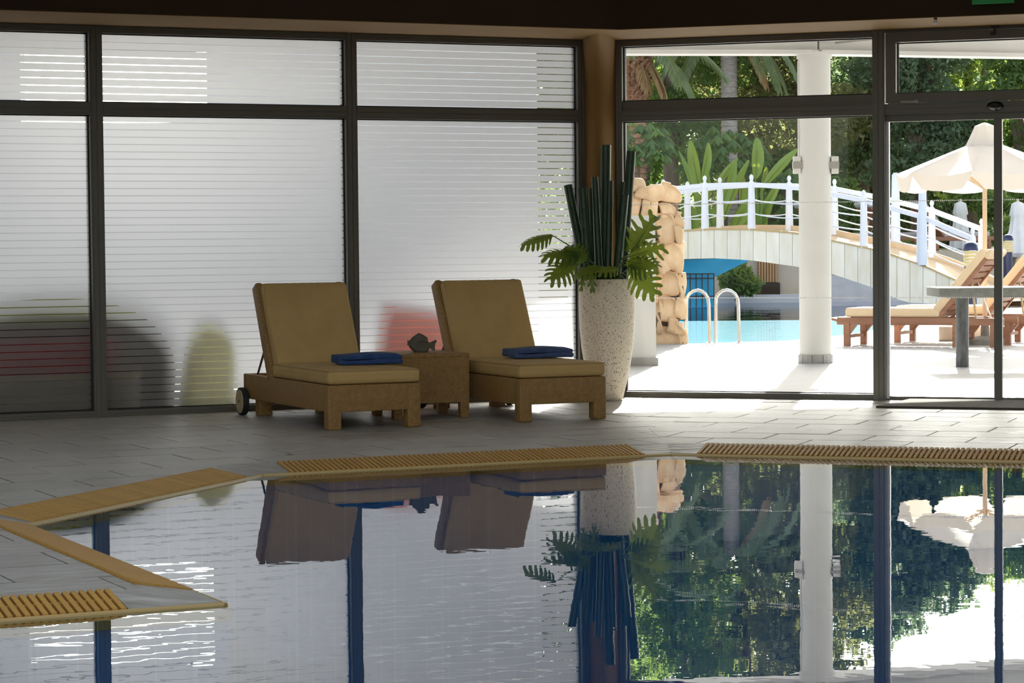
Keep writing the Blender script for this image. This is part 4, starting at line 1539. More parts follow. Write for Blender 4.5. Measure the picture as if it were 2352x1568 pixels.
def post_mesh(h, r):
    mb = MB()
    mb.lathe([(r * 1.25, 0), (r * 1.05, h * .5), (r * .95, h * .80), (r * .80, h * .86), (r * .42, h * .885), (r * .40, h * .90), (r * .62, h * .93), (r * .66, h * .955), (r * .45, h * .985), (r * .10, h)], 14)
    me = bpy.data.meshes.new('railing_post')
    me.from_pydata(mb.v, [], mb.f)
    me.materials.append(M['white_paint'])
    me.polygons.foreach_set('use_smooth', [True] * len(me.polygons))
    me.set_sharp_from_angle(angle=R(40))
    return me


pm = post_mesh(1.05, .062)


def railing(pxlist, offset, z_off=0.0):
    prev = None
    for x in pxlist:
        b = br_top(x) + bout * offset
        share('railing_post', pm, brg, (b.x - Lb.x, b.y - Lb.y, b.z - .02))
        if prev is not None:
            q = prev
            MB().bar(q - Lb + Vector((0, 0, .84)), b - Lb + Vector((0, 0, .84)), .055, .085).build('handrail', 'white_paint', brg)
            for hgt in (.30, .56):
                pts = [q.lerp(b, t) - Lb + Vector((0, 0, hgt - .16 * t * (1 - t))) for t in (0, .2, .4, .6, .8, 1)]
                MB().tube(pts, .013, 6).build('rope', 'white_paint', brg, True)
        prev = b


railing([1425, 1520, 1615, 1722, 1840, 1980, 2110, 2230], .06)
railing([1420, 1500, 1575, 1648, 1735, 1840, 1955, 2065, 2180], BW - .05)
for x, o_, h in ((2112, .06, 1.42), (1968, BW + .1, 1.36)):
    b = br_top(x) + bout * o_
    mb = MB().lathe([(.09, 0), (.082, h * .5), (.066, h * .97), (.03, h)], 14)
    o = mb.build('tapered_post', 'bluewhite', brg, True)
    o.location = (b.x - Lb.x + (.0 if o_ < .5 else 0), b.y - Lb.y - .14, b.z - .02)

# blue wall and gate below the arch
Yb = 49.0
bw_pts = [at(x, y, Yb) for x, y in ((1380, 575), (1700, 575), (1722, 598), (1640, 637), (1640, 700), (1380, 700))]
for q_ in bw_pts[4:]:
    q_.z = -.105
bwm = MB()
n6 = len(bw_pts)
bwm.add([(p.x, p.y, p.z) for p in bw_pts] + [(p.x, p.y + .3, p.z) for p in bw_pts],
        [tuple(range(n6 - 1, -1, -1)), tuple(range(n6, 2 * n6))] + [(i, (i + 1) % n6, n6 + (i + 1) % n6, n6 + i) for i in range(n6)])
struct(bwm.build('wall_blue', 'bluewall'), 'bright blue wall under the footbridge')
g0 = at(1572, 700, 48.9)
gt = thing('grid_gate', (g0.x, g0.y, -.1), 0, 'black metal grid gate in the blue wall under the bridge', 'gate')
gw = at(1640, 700, 48.9).x - g0.x
gh = at(1600, 628, 48.9).z + .1
for k in range(6):
    MB().box(gw * k / 5 - .011, gw * k / 5 + .011, -.012, .012, 0, gh).build('bar', 'black', gt)
for k in range(3):
    z = gh * (.33, .86, .99)[k]
    MB().box(0, gw, -.012, .012, z - .011, z + .011).build('cross_bar', 'black', gt)
# wooden slat door, steps
wd0, wd1 = at(1742, 690, 52.7), at(1786, 590, 52.7)
sd_ = thing('slat_door', (wd0.x, 52.75, 0), 0, 'narrow orange wooden slat door seen under the bridge', 'door')
nsl = 7
for k in range(nsl):
    w = (wd1.x - wd0.x) / nsl
    MB().box(k * w + .008, (k + 1) * w - .008, -.03, .03, .32, 1.15).build('slat', 'wood_door', sd_)
MB().box(0, wd1.x - wd0.x, .02, .06, .3, 1.15).build('backing', 'gutter', sd_)
MB().box(-.05, wd1.x - wd0.x + .05, -.06, .06, .06, .31).build('threshold', 'gutter', sd_)
st0 = at(1895, 690, 49.5)
stp = thing('pool_steps', (st0.x, st0.y, 0), 0, 'grey stone steps rising from the pool under the bridge', 'steps')
for k in range(4):
    MB().box(-.2, 2.4, k * .35, k * .35 + .5, -.3, -.02 + k * .16).build('step', 'step', stp)

# ------------------------------------------------------------------ terrace furniture
ttab = thing('terrace_table', (4.27, 23.46, 0), 0, 'concrete topped terrace table on a round grey leg', 'table')
MB().rbox(1.9, .72, .085, .006, Matrix.Translation((.675, .02, .713)), 2, 2).build('table_top', 'concrete', ttab, True)
MB().lathe([(.061, 0), (.061, .67)], 24).build('leg', 'pole_grey', ttab, True)
MB().lathe([(.061, 0), (.061, .67)], 24, Matrix.Translation((1.35, 0, 0))).build('leg', 'pole_grey', ttab, True)
MB().box(-.15, 1.5, -.05, .05, .655, .672).build('underframe', 'darksteel', ttab)


def teak_lounger(loc, rz, label, cushion='cream', group='teak loungers on the terrace', pad=True):
    r = thing('teak_lounger', loc, rz, label, 'lounger', group)
    L, W, zf = 1.95, .62, .33
    hx = 1.18
    for y in (.02, W - .02):
        MB().rbox(L, .045, .085, .01, Matrix.Translation((L / 2, y, zf - .045)), 2, 2).build('side_rail', 'teak', r, True)
    MB().add(*(lambda b: (b.v, b.f))(MB().rbox(.10, W, .03, .012, Matrix.Translation((-.03, W / 2, zf - .03)) @ Matrix.Rotation(R(14), 4, 'Y'), 2, 2))).build('foot_end', 'teak', r, True)
    for x in (.12, L - .55, L - .12):
        for y in (.02, W - .02):
            mb = MB().box(x - .035, x + .035, y - .028, y + .028, 0, zf - .05)
            mb.add([(x + .03, y - .02, zf - .09), (x + .12, y - .02, zf - .09), (x + .03, y - .02, zf - .20), (x + .03, y + .02, zf - .09), (x + .12, y + .02, zf - .09), (x + .03, y + .02, zf - .20)],
                   [(0, 1, 2), (5, 4, 3), (0, 3, 4, 1), (1, 4, 5, 2), (2, 5, 3, 0)])
            mb.build('leg', 'teak', r)
    for x in (.12, L - .55):
        MB().box(x - .02, x + .02, .03, W - .03, .09, .13).build('stretcher', 'teak', r)
    for k in range(11):
        MB().box(.03 + k * .105, .03 + k * .105 + .075, .04, W - .04, zf - .03, zf - .005).build('seat_slat', 'teak', r)
    # back
    bl, ba = .86, R(50)
    T = Matrix.Translation((hx, 0, zf)) @ Matrix.Rotation(-ba, 4, 'Y')
    for y in (.055, W - .055):
        MB().box(0, bl, y - .025, y + .025, -.03, .01, T).build('back_stile', 'teak', r)
    MB().box(bl - .07, bl, .055, W - .055, -.03, .01, T).build('back_top_rail', 'teak', r)
    for k in range(8):
        MB().box(.03 + k * .095, .03 + k * .095 + .065, .08, W - .08, -.018, .002, T).build('back_slat', 'teak', r)
    e1 = T @ Vector((bl * .6, W / 2, -.03))
    MB().bar((e1.x, W / 2 - .12, e1.z), (e1.x + .05, W / 2 - .12, zf - .04), .03, .02).build('prop', 'wood_hub', r)
    MB().bar((e1.x, W / 2 + .12, e1.z), (e1.x + .16, W / 2 + .12, zf - .04), .012, .012).build('prop_rod', 'steel', r)
    if pad:
        sc = MB().rbox(hx - .06, W - .04, .105, .03, Matrix.Translation((hx / 2 + .06, W / 2, zf + .052)), 3, 4).build('seat_cushion', cushion, r, True, 60)
        bc = MB().rbox(bl + .02, W - .04, .10, .03, T @ Matrix.Translation((bl / 2 + .05, W / 2, .062)), 3, 4).build('back_cushion', cushion, r, True, 60)
        MB().rbox(.12, W - .04, .07, .03, T @ Matrix.Translation((bl + .06, W / 2, -.0)), 3, 4).build('cushion_flap', cushion, bc, True, 60)
    return r


tk1 = teak_lounger((3.72, 28.35, 0), R(-27), 'teak lounger with cream cushion nearest the white column')
tk2 = teak_lounger((4.42, 29.15, 0), R(-27), 'teak lounger with cream cushion behind the terrace table')
lgs = ((1990, 540, 55.0, R(200), 'grey cushioned lounger behind the bridge railing just right of the column'),
       (2120, 556, 54.6, R(205), 'grey cushioned lounger behind the bridge between two tall pale posts'),
       (2250, 600, 54.2, R(200), 'low grey cushioned lounger behind the lower end of the bridge'))
for k, (px, py, Y, rz, lab) in enumerate(lgs):
    p = at(px, py, Y)
    teak_lounger((p.x, p.y, .92), rz, lab, 'lilac', 'grey loungers in the garden behind the bridge')

# ---- open parasol
UY = 28.35
up = at(2262, 600, UY)
umb = thing('parasol', (up.x, UY, 0), 0, 'open cream canvas parasol with scalloped valance over the teak loungers', 'parasol')
zc = at(2262, 425, UY).z
ztop = at(2262, 330, UY).z
rad = 1.02
MB().lathe([(.026, 0), (.026, ztop + .12)], 14).build('pole', 'polewood', umb, True)
MB().lathe([(.24, 0), (.24, .06), (.05, .10), (.045, .3)], 20).build('foot', 'concrete', umb, True)
NP = 8
ro = R(22.5 + 4)
for k in range(NP):                      # canopy gore by gore, each with its valance
    a0, a1 = ro + 2 * math.pi * k / NP, ro + 2 * math.pi * (k + 1) / NP
    vs = []
    nr, na = 6, 6
    for i in range(nr + 1):
        for j in range(na + 1):
            t = j / na
            rr = .16 + (rad - .16) * i / nr
            p0 = Vector((math.cos(a0), math.sin(a0), 0)); p1 = Vector((math.cos(a1), math.sin(a1), 0))
            p = p0.lerp(p1, t) * rr
            z = ztop - (ztop - zc - .14) * (i / nr) - .05 * math.sin(math.pi * t) * math.sin(math.pi * i / nr * .5 + .1) * (i / nr)
            vs.append((p.x, p.y, z))
    fs = [(i * (na + 1) + j, i * (na + 1) + j + 1, (i + 1) * (na + 1) + j + 1, (i + 1) * (na + 1) + j) for i in range(nr) for j in range(na)]
    gore = MB().add(vs, [tuple(reversed(f)) for f in fs]).build('canopy_panel', 'parasol', umb, True, 60)
    vv = []
    for j in range(na + 1):
        t = j / na
        e = vs[nr * (na + 1) + j]
        drop = .17 * (.25 + .75 * min(1, min(t, 1 - t) * 9))
        vv += [e, (e[0] * .985, e[1] * .985, e[2] - drop)]
    MB().add(vv, [(2 * j, 2 * j + 1, 2 * j + 3, 2 * j + 2) for j in range(na)]).build('valance', 'parasol', gore, True)
    MB().bar((0, 0, ztop - .02), (p0.x * rad * .97, p0.y * rad * .97, zc + .13), .018, .022).build('rib', 'polewood', umb)
    MB().bar((0, 0, zc - .05), (p0.x * rad * .5, p0.y * rad * .5, (ztop + zc + .14) / 2 - .03), .014, .018).build('strut', 'polewood', umb)
MB().lathe([(.225, ztop - .03), (.20, ztop + .015), (.13, ztop + .16), (.115, ztop + .20), (.03, ztop + .235), (.0, ztop + .24)], 8).build('vent_cap', 'parasol', umb, False)
MB().lathe([(.232, ztop - .075), (.228, ztop - .025)], 8, cap=False).build('vent_valance', 'parasol', umb)


def closed_parasol(px, ytop, ybot, Y, label, lean=0.0, zb=.0):
    t, b = at(px, ytop, Y), at(px, ybot, Y)
    o = thing('closed_parasol', (b.x, Y, zb), 0, label, 'parasol', 'folded parasols in the garden')
    zt, z0 = t.z - zb, b.z - zb
    vs, fs = [], []
    n = 24
    prof = [(.02, zt), (.13, zt - .05), (.165, zt - .28), (.13, zt - .32), (.16, zt - .6), (.24, z0 + .25), (.27, z0 + .08), (.10, z0)]
    for r_, z in prof:
        for k in range(n):
            a = 2 * math.pi * k / n
            f = 1 + (.22 if k % 3 == 0 else -.10) * min(1, (zt - z) * 1.2)
            vs.append((r_ * f * math.cos(a) + lean * (z - z0), r_ * f * math.sin(a), z))
    for i in range(len(prof) - 1):
        for k in range(n):
            k2 = (k + 1) % n
            fs.append((i * n + k2, i * n + k, (i + 1) * n + k, (i + 1) * n + k2))
    MB().add(vs, fs).build('folded_canopy', 'parasol2', o, True, 50)
    MB().tube([(0, 0, 0), (lean * (zt - z0), 0, zt + .05)], .025, 8).build('pole', 'polewood', o, True)
    MB().lathe([(.25, 0), (.25, .06), (.05, .1)], 16).build('foot', 'concrete', o, True)


closed_parasol(2206, 462, 610, 55.5, 'folded pale parasol standing behind the bridge railing', zb=.92 - .0)
closed_parasol(2338, 462, 590, 50.0, 'folded pale parasol at the right edge behind the glass door', zb=0)


def bollard(px, ytop, Y, h, label, s=1.0):
    t = at(px, ytop, Y)
    o = thing('bollard_lamp', (t.x, Y, t.z - h * s), 0, label, 'lamp', 'navy capped bollard lamps')
    MB().lathe([(.085 * s, 0), (.085 * s, (h - .33) * s)], 16).build('post', 'navy', o, True)
    for k in range(5):
        z = (h - .33 + .043 * k) * s
        MB().lathe([(.088 * s, z), (.098 * s, z + .006), (.092 * s, z + .034 * s)], 18).build('louvre_ring', 'louvre', o, True)
    MB().lathe([(.105 * s, (h - .115) * s), (.105 * s, (h - .09) * s), (.088 * s, (h - .035) * s), (.05 * s, (h - .008) * s), (.001, h * s)], 18).build('cap', 'navy', o, True)


bollard(2229, 555, 33.0, 1.20, 'navy capped bollard lamp with yellow louvres behind the teak lounger')
bollard(2315, 538, 46.0, 1.3, 'small navy capped bollard lamp right of the door mullion')
lb = at(2245, 765, 28.6)
sb = thing('stone_block', (lb.x, 29.6, 0), R(-8), 'low cream stone block on the terrace under the loungers', 'block')
MB().rbox(.75, .3, .17, .02, Matrix.Translation((.1, 0, .085)), 2, 2).build('block', 'facing', sb, True)

# ------------------------------------------------------------------ things behind the frosted panes
bp = wp(-4.30, 'A', .56)
TFL = Matrix.Diagonal((1, .31, 1, 1))
tent = thing('play_tent', (bp[0], bp[1], 0), ANG_A, 'dark red domed play tent with yellow-green crown behind the frosted glass', 'tent')
n = 28
for k, (lo, hi, m_) in enumerate(((0, 4, 'tent_dark'), (4, 8, 'tent_green'))):
    prof = []
    for i in range(9):
        a = math.pi / 2 * i / 8
        prof.append((.92 * math.cos(a) ** .8 + .001, .28 + .56 * math.sin(a)))
    prof = prof[lo:hi + 1]
    MB().lathe(prof, n, TFL, cap=False).build(('tent_wall', 'tent_crown')[k], m_, tent, True, 60)
MB().lathe([(.90, 0), (.92, .28)], n, TFL, cap=False).build('tent_skirt', 'tent_dark', tent, True)
for sx in (-.06,):
    MB().rbox(.86, .10, .26, .05, Matrix.Translation((sx, -.25, .42)), 3, 3).build('red_panel', 'tent_red', tent, True)
bx = wp(-4.55, 'A', .165)
box_ = thing('storage_box', (bx[0], bx[1], 0), ANG_A, 'long low taupe storage box against the frosted glass at left', 'box')
MB().box(-1.4, .75, -.07, .07, 0, .27).build('body', 'tan_box', box_)
MB().box(-1.42, .77, -.078, .078, .27, .30).build('lid', 'rim', box_)
pp = wp(-3.22, 'A', .30)
pyl = thing('leaning_board', (pp[0], pp[1], 0), ANG_A, 'pale yellow rounded board leaning outside the frosted window', 'board')
pol = [(-.22, 0), (.20, 0), (.20, .45), (.12, .60), (-.02, .66), (-.12, .58), (-.17, .42)]
bm_ = MB()
bm_.prism(pol, -.02, .02, Matrix.Rotation(R(90), 4, 'X'))
bm_.build('board', 'panel_yellow', pyl)
MB().box(-.2, .2, .02, .07, .0, .05).build('foot', 'tan_box', pyl)
kp = wp(-1.55, 'A', .30)
kc = thing('red_beach_cushion', (kp[0], kp[1], 0), ANG_A + .1, 'coral red beach cushion blurred behind the frosted window', 'cushion')
MB().rbox(.62, .14, .52, .05, Matrix.Translation((0, 0, .44)) @ Matrix.Rotation(R(10), 4, 'Y'), 3, 4).build('cushion', 'pink', kc, True)
MB().box(-.3, .3, -.12, .2, 0, .2).build('stand', 'tan_box', kc)
M['screen_wall'] = pmat('pale_grey_render', (0.52, 0.51, 0.52), (0.58, 0.57, 0.58), 2, .8)
hw = struct(MB().box(-14, -6.3, 32.0, 32.3, 0, 4.6).box(-6.3, -3.9, 32.0, 32.3, 0, 2.8).box(-3.9, .35, 32.0, 32.3, 0, 4.6).build('wall_added_screen', 'screen_wall'), 'pale grey unseen wall added behind the frosted windows, notched to show bright sky')  # added out of view; height and notch shape the brightness behind the film

# ------------------------------------------------------------------ plants
rng = np.random.default_rng(5)


def np_mesh(name, verts, faces4, mat, parent, loc=None):
    me = bpy.data.meshes.new(name)
    nv, nf_ = len(verts), len(faces4)
    me.vertices.add(nv)
    me.vertices.foreach_set('co', verts.astype(np.float32).ravel())
    me.loops.add(nf_ * 4)
    me.loops.foreach_set('vertex_index', faces4.astype(np.int32).ravel())
    me.polygons.add(nf_)
    me.polygons.foreach_set('loop_start', np.arange(0, nf_ * 4, 4, dtype=np.int32))
    me.update(calc_edges=True)
    me.materials.append(M[mat])
    o = bpy.data.objects.new(name, me)
    COL.objects.link(o)
    o.parent = parent
    return o


def leaves(centres, length, width, droop, rg):
    """One folded quad per leaf at each centre; droop 0..1 pulls the leaf direction downwards."""
    n = len(centres)
    d = rg.normal(size=(n, 3))
    d[:, 2] = d[:, 2] * (1 - droop) - droop * 1.3
    d /= np.linalg.norm(d, axis=1)[:, None]
    u = rg.normal(size=(n, 3))
    s = np.cross(d, u)
    s /= np.linalg.norm(s, axis=1)[:, None] + 1e-9
    ln = length * rg.uniform(.6, 1.25, (n, 1))
    w = width * rg.uniform(.7, 1.2, (n, 1))
    base = centres - d * ln * .5
    v = np.stack([base, base + d * ln * .45 + s * w * .5, base + d * ln, base + d * ln * .45 - s * w * .5], 1).reshape(-1, 3)
    f = np.arange(n * 4).reshape(-1, 4)
    return v, f


def crown_points(blobs, n, rg):
    vol = np.array([b[3] * b[4] * b[5] for b in blobs]) ** (2 / 3)
    pick = rg.choice(len(blobs), n, p=vol / vol.sum())
    B = np.array(blobs)[pick]
    d = rg.normal(size=(n, 3))
    d /= np.linalg.norm(d, axis=1)[:, None]
    r = rg.uniform(.55, 1.0, (n, 1)) ** .6
    lump = 1 + .16 * np.sin(d[:, :1] * 7 + B[:, :1] * 3) + .16 * np.sin(d[:, 2:3] * 8 + B[:, 1:2] * 5)
    return B[:, :3] + d * r * lump * B[:, 3:6]


def tree(px, Y, height, rx, label, mat, nleaf, size, z0=.92, nblob=24, seed=1, low=.25, droop=.2, name='garden_tree', ell=1.0, group='trees behind the bridge'):
    rg = np.random.default_rng(seed)
    p = at(px, 500, Y)
    o = thing(name, (p.x, Y, z0), 0, label, 'tree', group)
    blobs = []
    for k in range(nblob):
        a = rg.uniform(0, 2 * math.pi)
        zz = height * (low + (1 - low) * (k + .5) / nblob)
        q = 1 - abs((zz / height - .5)) * .7
        rr = rx * q * rg.uniform(.2, .75)
        br = rx * rg.uniform(.34, .55) * ell
        blobs.append((rr * math.cos(a), rr * math.sin(a) * .8, min(zz, height - br * .6), br, br, br * rg.uniform(.6, .85)))
    c = crown_points(blobs, int(nleaf * 1.25), rg)
    v, f = leaves(c, size * 1.3, size * .6, droop, rg)
    fo = np_mesh('foliage', v, f, mat, o)
    fo['kind'] = 'stuff'
    tr = MB().tube([(0, 0, 0), (rg.uniform(-.1, .1), 0, height * .35), (rg.uniform(-.2, .2), 0, height * .75)], [.22, .17, .07], 10)
    tr.build('trunk', 'trunk', o, True)
    for b in blobs[::3]:
        MB().tube([(0, 0, height * .3), ((b[0]) * .5, b[1] * .5, b[2] * .75 + height * .05), (b[0], b[1], b[2])], [.09, .05, .02], 6).build('branch', 'trunk', o, True)
    return o


tree(1360, 66, 10.5, 1.9, 'dense dark broadleaf tree at the left edge of the clear window', 'leaf_dark', 15000, .15, seed=2)
tree(1545, 60, 10.6, 1.9, 'dense deep-green broadleaf tree behind the sandstone wall', 'leaf_dark', 19000, .12, seed=3)
tree(1700, 66.5, 12.0, 2.0, 'tall olive pine behind the banana leaves', 'leaf_olive', 17000, .16, seed=4, droop=.1)
tree(1850, 60.5, 10.6, 1.8, 'dark olive pine hidden behind the white column', 'leaf_olive', 16000, .15, seed=5, droop=.1)
tree(1985, 66, 8.6, 1.9, 'blue-green pine just right of the white column', 'leaf_blue', 18000, .14, seed=6, droop=.15)
tree(2110, 61, 7.0, 1.7, 'blue-green pine left of the open parasol', 'leaf_blue', 17000, .15, seed=7, droop=.15)
tree(2235, 66.5, 7.2, 1.8, 'mid-green leafy tree behind the open parasol', 'leaf_mid', 13000, .13, seed=8)
tree(2350, 61, 6.2, 1.7, 'dark leafy tree at the right edge of the door', 'leaf_dark', 12000, .14, seed=9)
tree(2490, 67, 7.0, 2.2, 'dark pine outside the right edge of the picture', 'leaf_olive', 9000, .17, seed=10)
tree(1160, 60, 9.5, 2.8, 'olive pine hidden behind the frosted windows', 'leaf_olive', 9000, .18, seed=11)
tree(2190, 74, 5.0, 2.0, 'low blue-green pine filling the gap under the parasol', 'leaf_blue', 12000, .15, seed=12, low=.05)
tree(1780, 74, 6.0, 2.2, 'low dark thicket behind the footbridge', 'leaf_dark', 14000, .16, seed=13, low=.02)
tree(1985, 74, 6.5, 2.2, 'low olive thicket behind the right half of the bridge', 'leaf_olive', 14000, .16, seed=14, low=.02)


tree(1480, 82, 12.5, 4.2, 'broad dark tree in the back row behind the date palm', 'leaf_dark', 22000, .22, seed=15, low=.02, nblob=34)
tree(1740, 93, 14.5, 4.4, 'broad olive tree in the back row behind the slender palm', 'leaf_olive', 22000, .22, seed=16, low=.02, nblob=34)
tree(2010, 83, 9.2, 4.0, 'broad blue-green tree in the back row right of the column', 'leaf_blue', 20000, .22, seed=17, low=.02, nblob=34)
tree(2260, 94, 8.6, 3.6, 'broad dark tree in the back row behind the parasol', 'leaf_dark', 18000, .22, seed=18, low=.02, nblob=30)


def umbrella_tree(px, pyc, Y, r, label, seed, mat='leaf_dark', n=420):
    """Schefflera-like shrub: rosettes of long drooping leaflets."""
    rg = random.Random(seed)
    c = at(px, pyc, Y)
    o = thing('umbrella_tree', (c.x, Y, .92), 0, label, 'shrub', 'umbrella trees behind the bridge')
    mb = MB(); mb2 = MB()
    for k in range(n // 8):
        th = rg.uniform(0, 2 * math.pi)
        ph = math.acos(rg.uniform(-.35, 1))
        rr = r * rg.uniform(.7, 1.0)
        b = Vector((rr * math.sin(ph) * math.cos(th), rr * math.sin(ph) * math.sin(th), c.z - .92 + rr * math.cos(ph) * .9))
        tgt = mb2 if (b.z > c.z - .92 + r * .5 and rg.random() < .6) else mb
        for j in range(8):
            a = 2 * math.pi * j / 8 + rg.uniform(-.2, .2)
            d = Vector((math.cos(a), math.sin(a), -1.05)).normalized()
            L = rg.uniform(.24, .36)
            s = Vector((-math.sin(a), math.cos(a), 0)) * L * .16
            u = d.cross(s).normalized() * .012
            tgt.add([b, b + d * L * .35 + s * .8, b + d * L * .7 + s, b + d * L, b + d * L * .7 - s, b + d * L * .35 - s * .8, b + d * L * .5 + u],
                    [(0, 1, 6), (1, 2, 6), (2, 3, 6), (3, 4, 6), (4, 5, 6), (5, 0, 6)])
    f1 = mb.build('leaflets', mat, o, True)
    f1['kind'] = 'stuff'
    if mb2.v:
        f2 = mb2.build('young_leaflets', 'leaf_mid', o, True)
        f2['kind'] = 'stuff'
    MB().tube([(0, 0, 0), (.05, 0, c.z - .92)], [.06, .03], 8).build('stem', 'trunk', o, True)


umbrella_tree(1665, 375, 56.2, 1.03, 'dark umbrella tree with drooping leaflets behind the banana plant', 21, n=900)
umbrella_tree(1462, 340, 53.8, .80, 'umbrella tree with bright young leaves beside the corner column', 22, n=620)
umbrella_tree(1795, 430, 57, .55, 'small umbrella tree left of the white column', 23, n=240)


# ---- palms
def palm_frond(base, az, elev, L, droop, rg, leaflet=.42, n=38, width=.028):
    mb = MB()
    pts = []
    d = Vector((math.cos(az) * math.cos(elev), math.sin(az) * math.cos(elev), math.sin(elev)))
    p = Vector(base)
    for i in range(n + 1):
        pts.append(p.copy())
        p = p + d * (L / n)
        d = (d + Vector((0, 0, -droop / n))).normalized()
    mb.tube(pts[::6] + [pts[-1]], [.02 * (1 - .8 * k / 7) for k in range(len(pts[::6]) + 1)], 5)
    for i in range(4, n):
        t = i / n
        dd = (pts[i + 1] - pts[i]).normalized()
        s = dd.cross(Vector((0, 0, 1)))
        if s.length < .1:
            s = Vector((1, 0, 0))
        s.normalize()
        for sg in (-1, 1):
            l = leaflet * (math.sin(math.pi * (t * .85 + .12)) ** .6) * rg.uniform(.85, 1.1)
            q = (dd * .75 + s * sg * .8 + Vector((0, 0, -.45 + rg.uniform(-.15, .15)))).normalized()
            w = q.cross(Vector((0, 0, 1))).normalized() * width
            b = pts[i]
            mb.add([b, b + q * l * .4 + w, b + q * l + Vector((0, 0, -.08)), b + q * l * .4 - w], [(0, 1, 2, 3)])
    return mb


def palm(px, Y, z_crown, label, seed, trunk_r, fr, boots=False, trunk_mat='bark', z0=.92):
    rg = random.Random(seed)
    c = at(px, 300, Y)
    o = thing('palm_tree', (c.x, Y, z0), 0, label, 'palm', 'palms behind the bridge')
    h = z_crown - z0
    pr = []
    k = 0
    z = 0
    while z < h:
        pr += [(trunk_r * 1.06, z), (trunk_r * .97, z + .10)]
        z += .13
    pr.append((trunk_r, h))
    MB().lathe(pr, 16).build('trunk', trunk_mat, o, True, 30)
    if boots:
        m = 0
        for i in range(17):
            for j in range(14):
                a = 2 * math.pi * (j + .5 * (i % 2)) / 14
                zz = h - 1.6 + i * .092 + rg.uniform(-.03, .03)
                rr = trunk_r + .13 * (i / 16)
                mb = MB().add([(-.06, -.055, -.05), (-.06, .055, -.05), (-.06, .045, .05), (-.06, -.045, .05), (.10, -.028, .02), (.10, .028, .02), (.09, .02, .05), (.09, -.02, .05)], [(0, 3, 2, 1), (4, 5, 6, 7), (0, 1, 5, 4), (1, 2, 6, 5), (2, 3, 7, 6), (3, 0, 4, 7)])
                bo = mb.build('frond_stub', 'boot', o)
                bo.location = (rr * math.cos(a), rr * math.sin(a), zz)
                bo.rotation_euler = (rg.uniform(-.4, .4), R(-25) + rg.uniform(-.3, .3), a)
    for (az, el, L, dr, mat) in fr:
        palm_frond((.12 * math.cos(R(az)), .12 * math.sin(R(az)), h), R(az), R(el), L, dr, rg).build('frond', mat, o, True)
    return o


pc1 = at(1440, 130, 55.6).z
palm(1440, 55.6, pc1 + .25, 'thick date palm with brown frond stubs at the top left of the clear window', 31, .42,
     [(-30, 5, 2.3, 2.0, 'frond'), (-60, 20, 2.5, 1.9, 'frond'), (10, 25, 2.6, 1.7, 'frond'), (60, 30, 2.6, 1.6, 'frond'), (120, 30, 2.6, 1.6, 'frond'),
      (170, 20, 2.5, 1.8, 'frond'), (215, 20, 2.4, 1.9, 'frond'), (-90, 35, 2.5, 1.8, 'frond'), (-10, -35, 1.3, 1.4, 'frond_dry'), (-50, -40, 1.2, 1.2, 'frond_dry'),
      (20, -25, 1.5, 1.6, 'frond_dry'), (200, -40, 1.2, 1.2, 'frond_dry'), (-110, -45, 1.1, 1.0, 'frond_dry'), (30, 45, 2.6, 1.5, 'frond'), (-40, 55, 2.6, 1.5, 'frond')], boots=True, trunk_mat='boot')
pc2 = at(1675, 112, 58.4).z
palm(1675, 58.4, pc2 + .35, 'slender grey-trunked palm with long drooping fronds behind the bridge', 32, .19,
     [(-20, 15, 2.3, 2.3, 'frond'), (-45, 5, 2.2, 2.3, 'frond'), (0, 30, 2.5, 2.0, 'frond'), (-70, 20, 2.3, 2.1, 'frond'), (30, 25, 2.4, 2.0, 'frond'),
      (70, 30, 2.4, 1.8, 'frond'), (120, 30, 2.4, 1.8, 'frond'), (160, 25, 2.3, 2.0, 'frond'), (190, 15, 2.2, 2.2, 'frond'), (220, 10, 2.1, 2.3, 'frond'),
      (250, 35, 2.3, 1.9, 'frond'), (-10, -5, 2.1, 2.2, 'frond'), (10, 60, 2.3, 1.6, 'frond'), (140, 60, 2.3, 1.6, 'frond'), (-100, 60, 2.3, 1.6, 'frond'), (-35, -25, 1.6, 1.6, 'frond_dry')])


# ---- banana plants (paddle leaves)
def paddle(p, tip, width, nrm, fold=.18, bend=.10):
    d, s, n, L = frame(p, tip, nrm)
    vs, fs = [], []
    K = 12
    for i in range(K + 1):
        t = i / K
        w = width / 2 * (math.sin(math.pi * (t * .93 + .035)) ** .62)
        c = p + d * (L * t) - n * (bend * L * t * t)
        for r_ in (-1, -.5, 0, .5, 1):
            vs.append(c + s * (w * r_) + n * (fold * w * abs(r_)))
    for i in range(K):
        for j in range(4):
            fs.append((i * 5 + j, i * 5 + j + 1, (i + 1) * 5 + j + 1, (i + 1) * 5 + j))
    return MB().add(vs, fs)


def banana(px, py, Y, label, lv):
    b = at(px, py, Y)
    o = thing('banana_plant', (b.x, Y, .92), 0, label, 'plant', 'banana plants behind the footbridge')
    for (x0, y0, x1, y1, w, nx, dy) in lv:
        p, t = at(x0, y0, Y + dy), at(x1, y1, Y + dy - .15)
        mb = paddle(p, t, w * .72, (nx * 1.5, -1, .2), .45)
        mb.v = [(x - b.x, y - Y, z - .92) for x, y, z in mb.v]
        lf = mb.build('leaf', 'banana', o, True, 80)
        root = Vector((0, 0, 0))
        pl = p - Vector((b.x, Y, .92))
        MB().tube([root, root.lerp(pl, .5) + Vector((0, 0, .1)), pl, pl + (t - p) * .7], [.035, .028, .016, .006], 6).build('leaf_stalk', 'banana', lf, True)


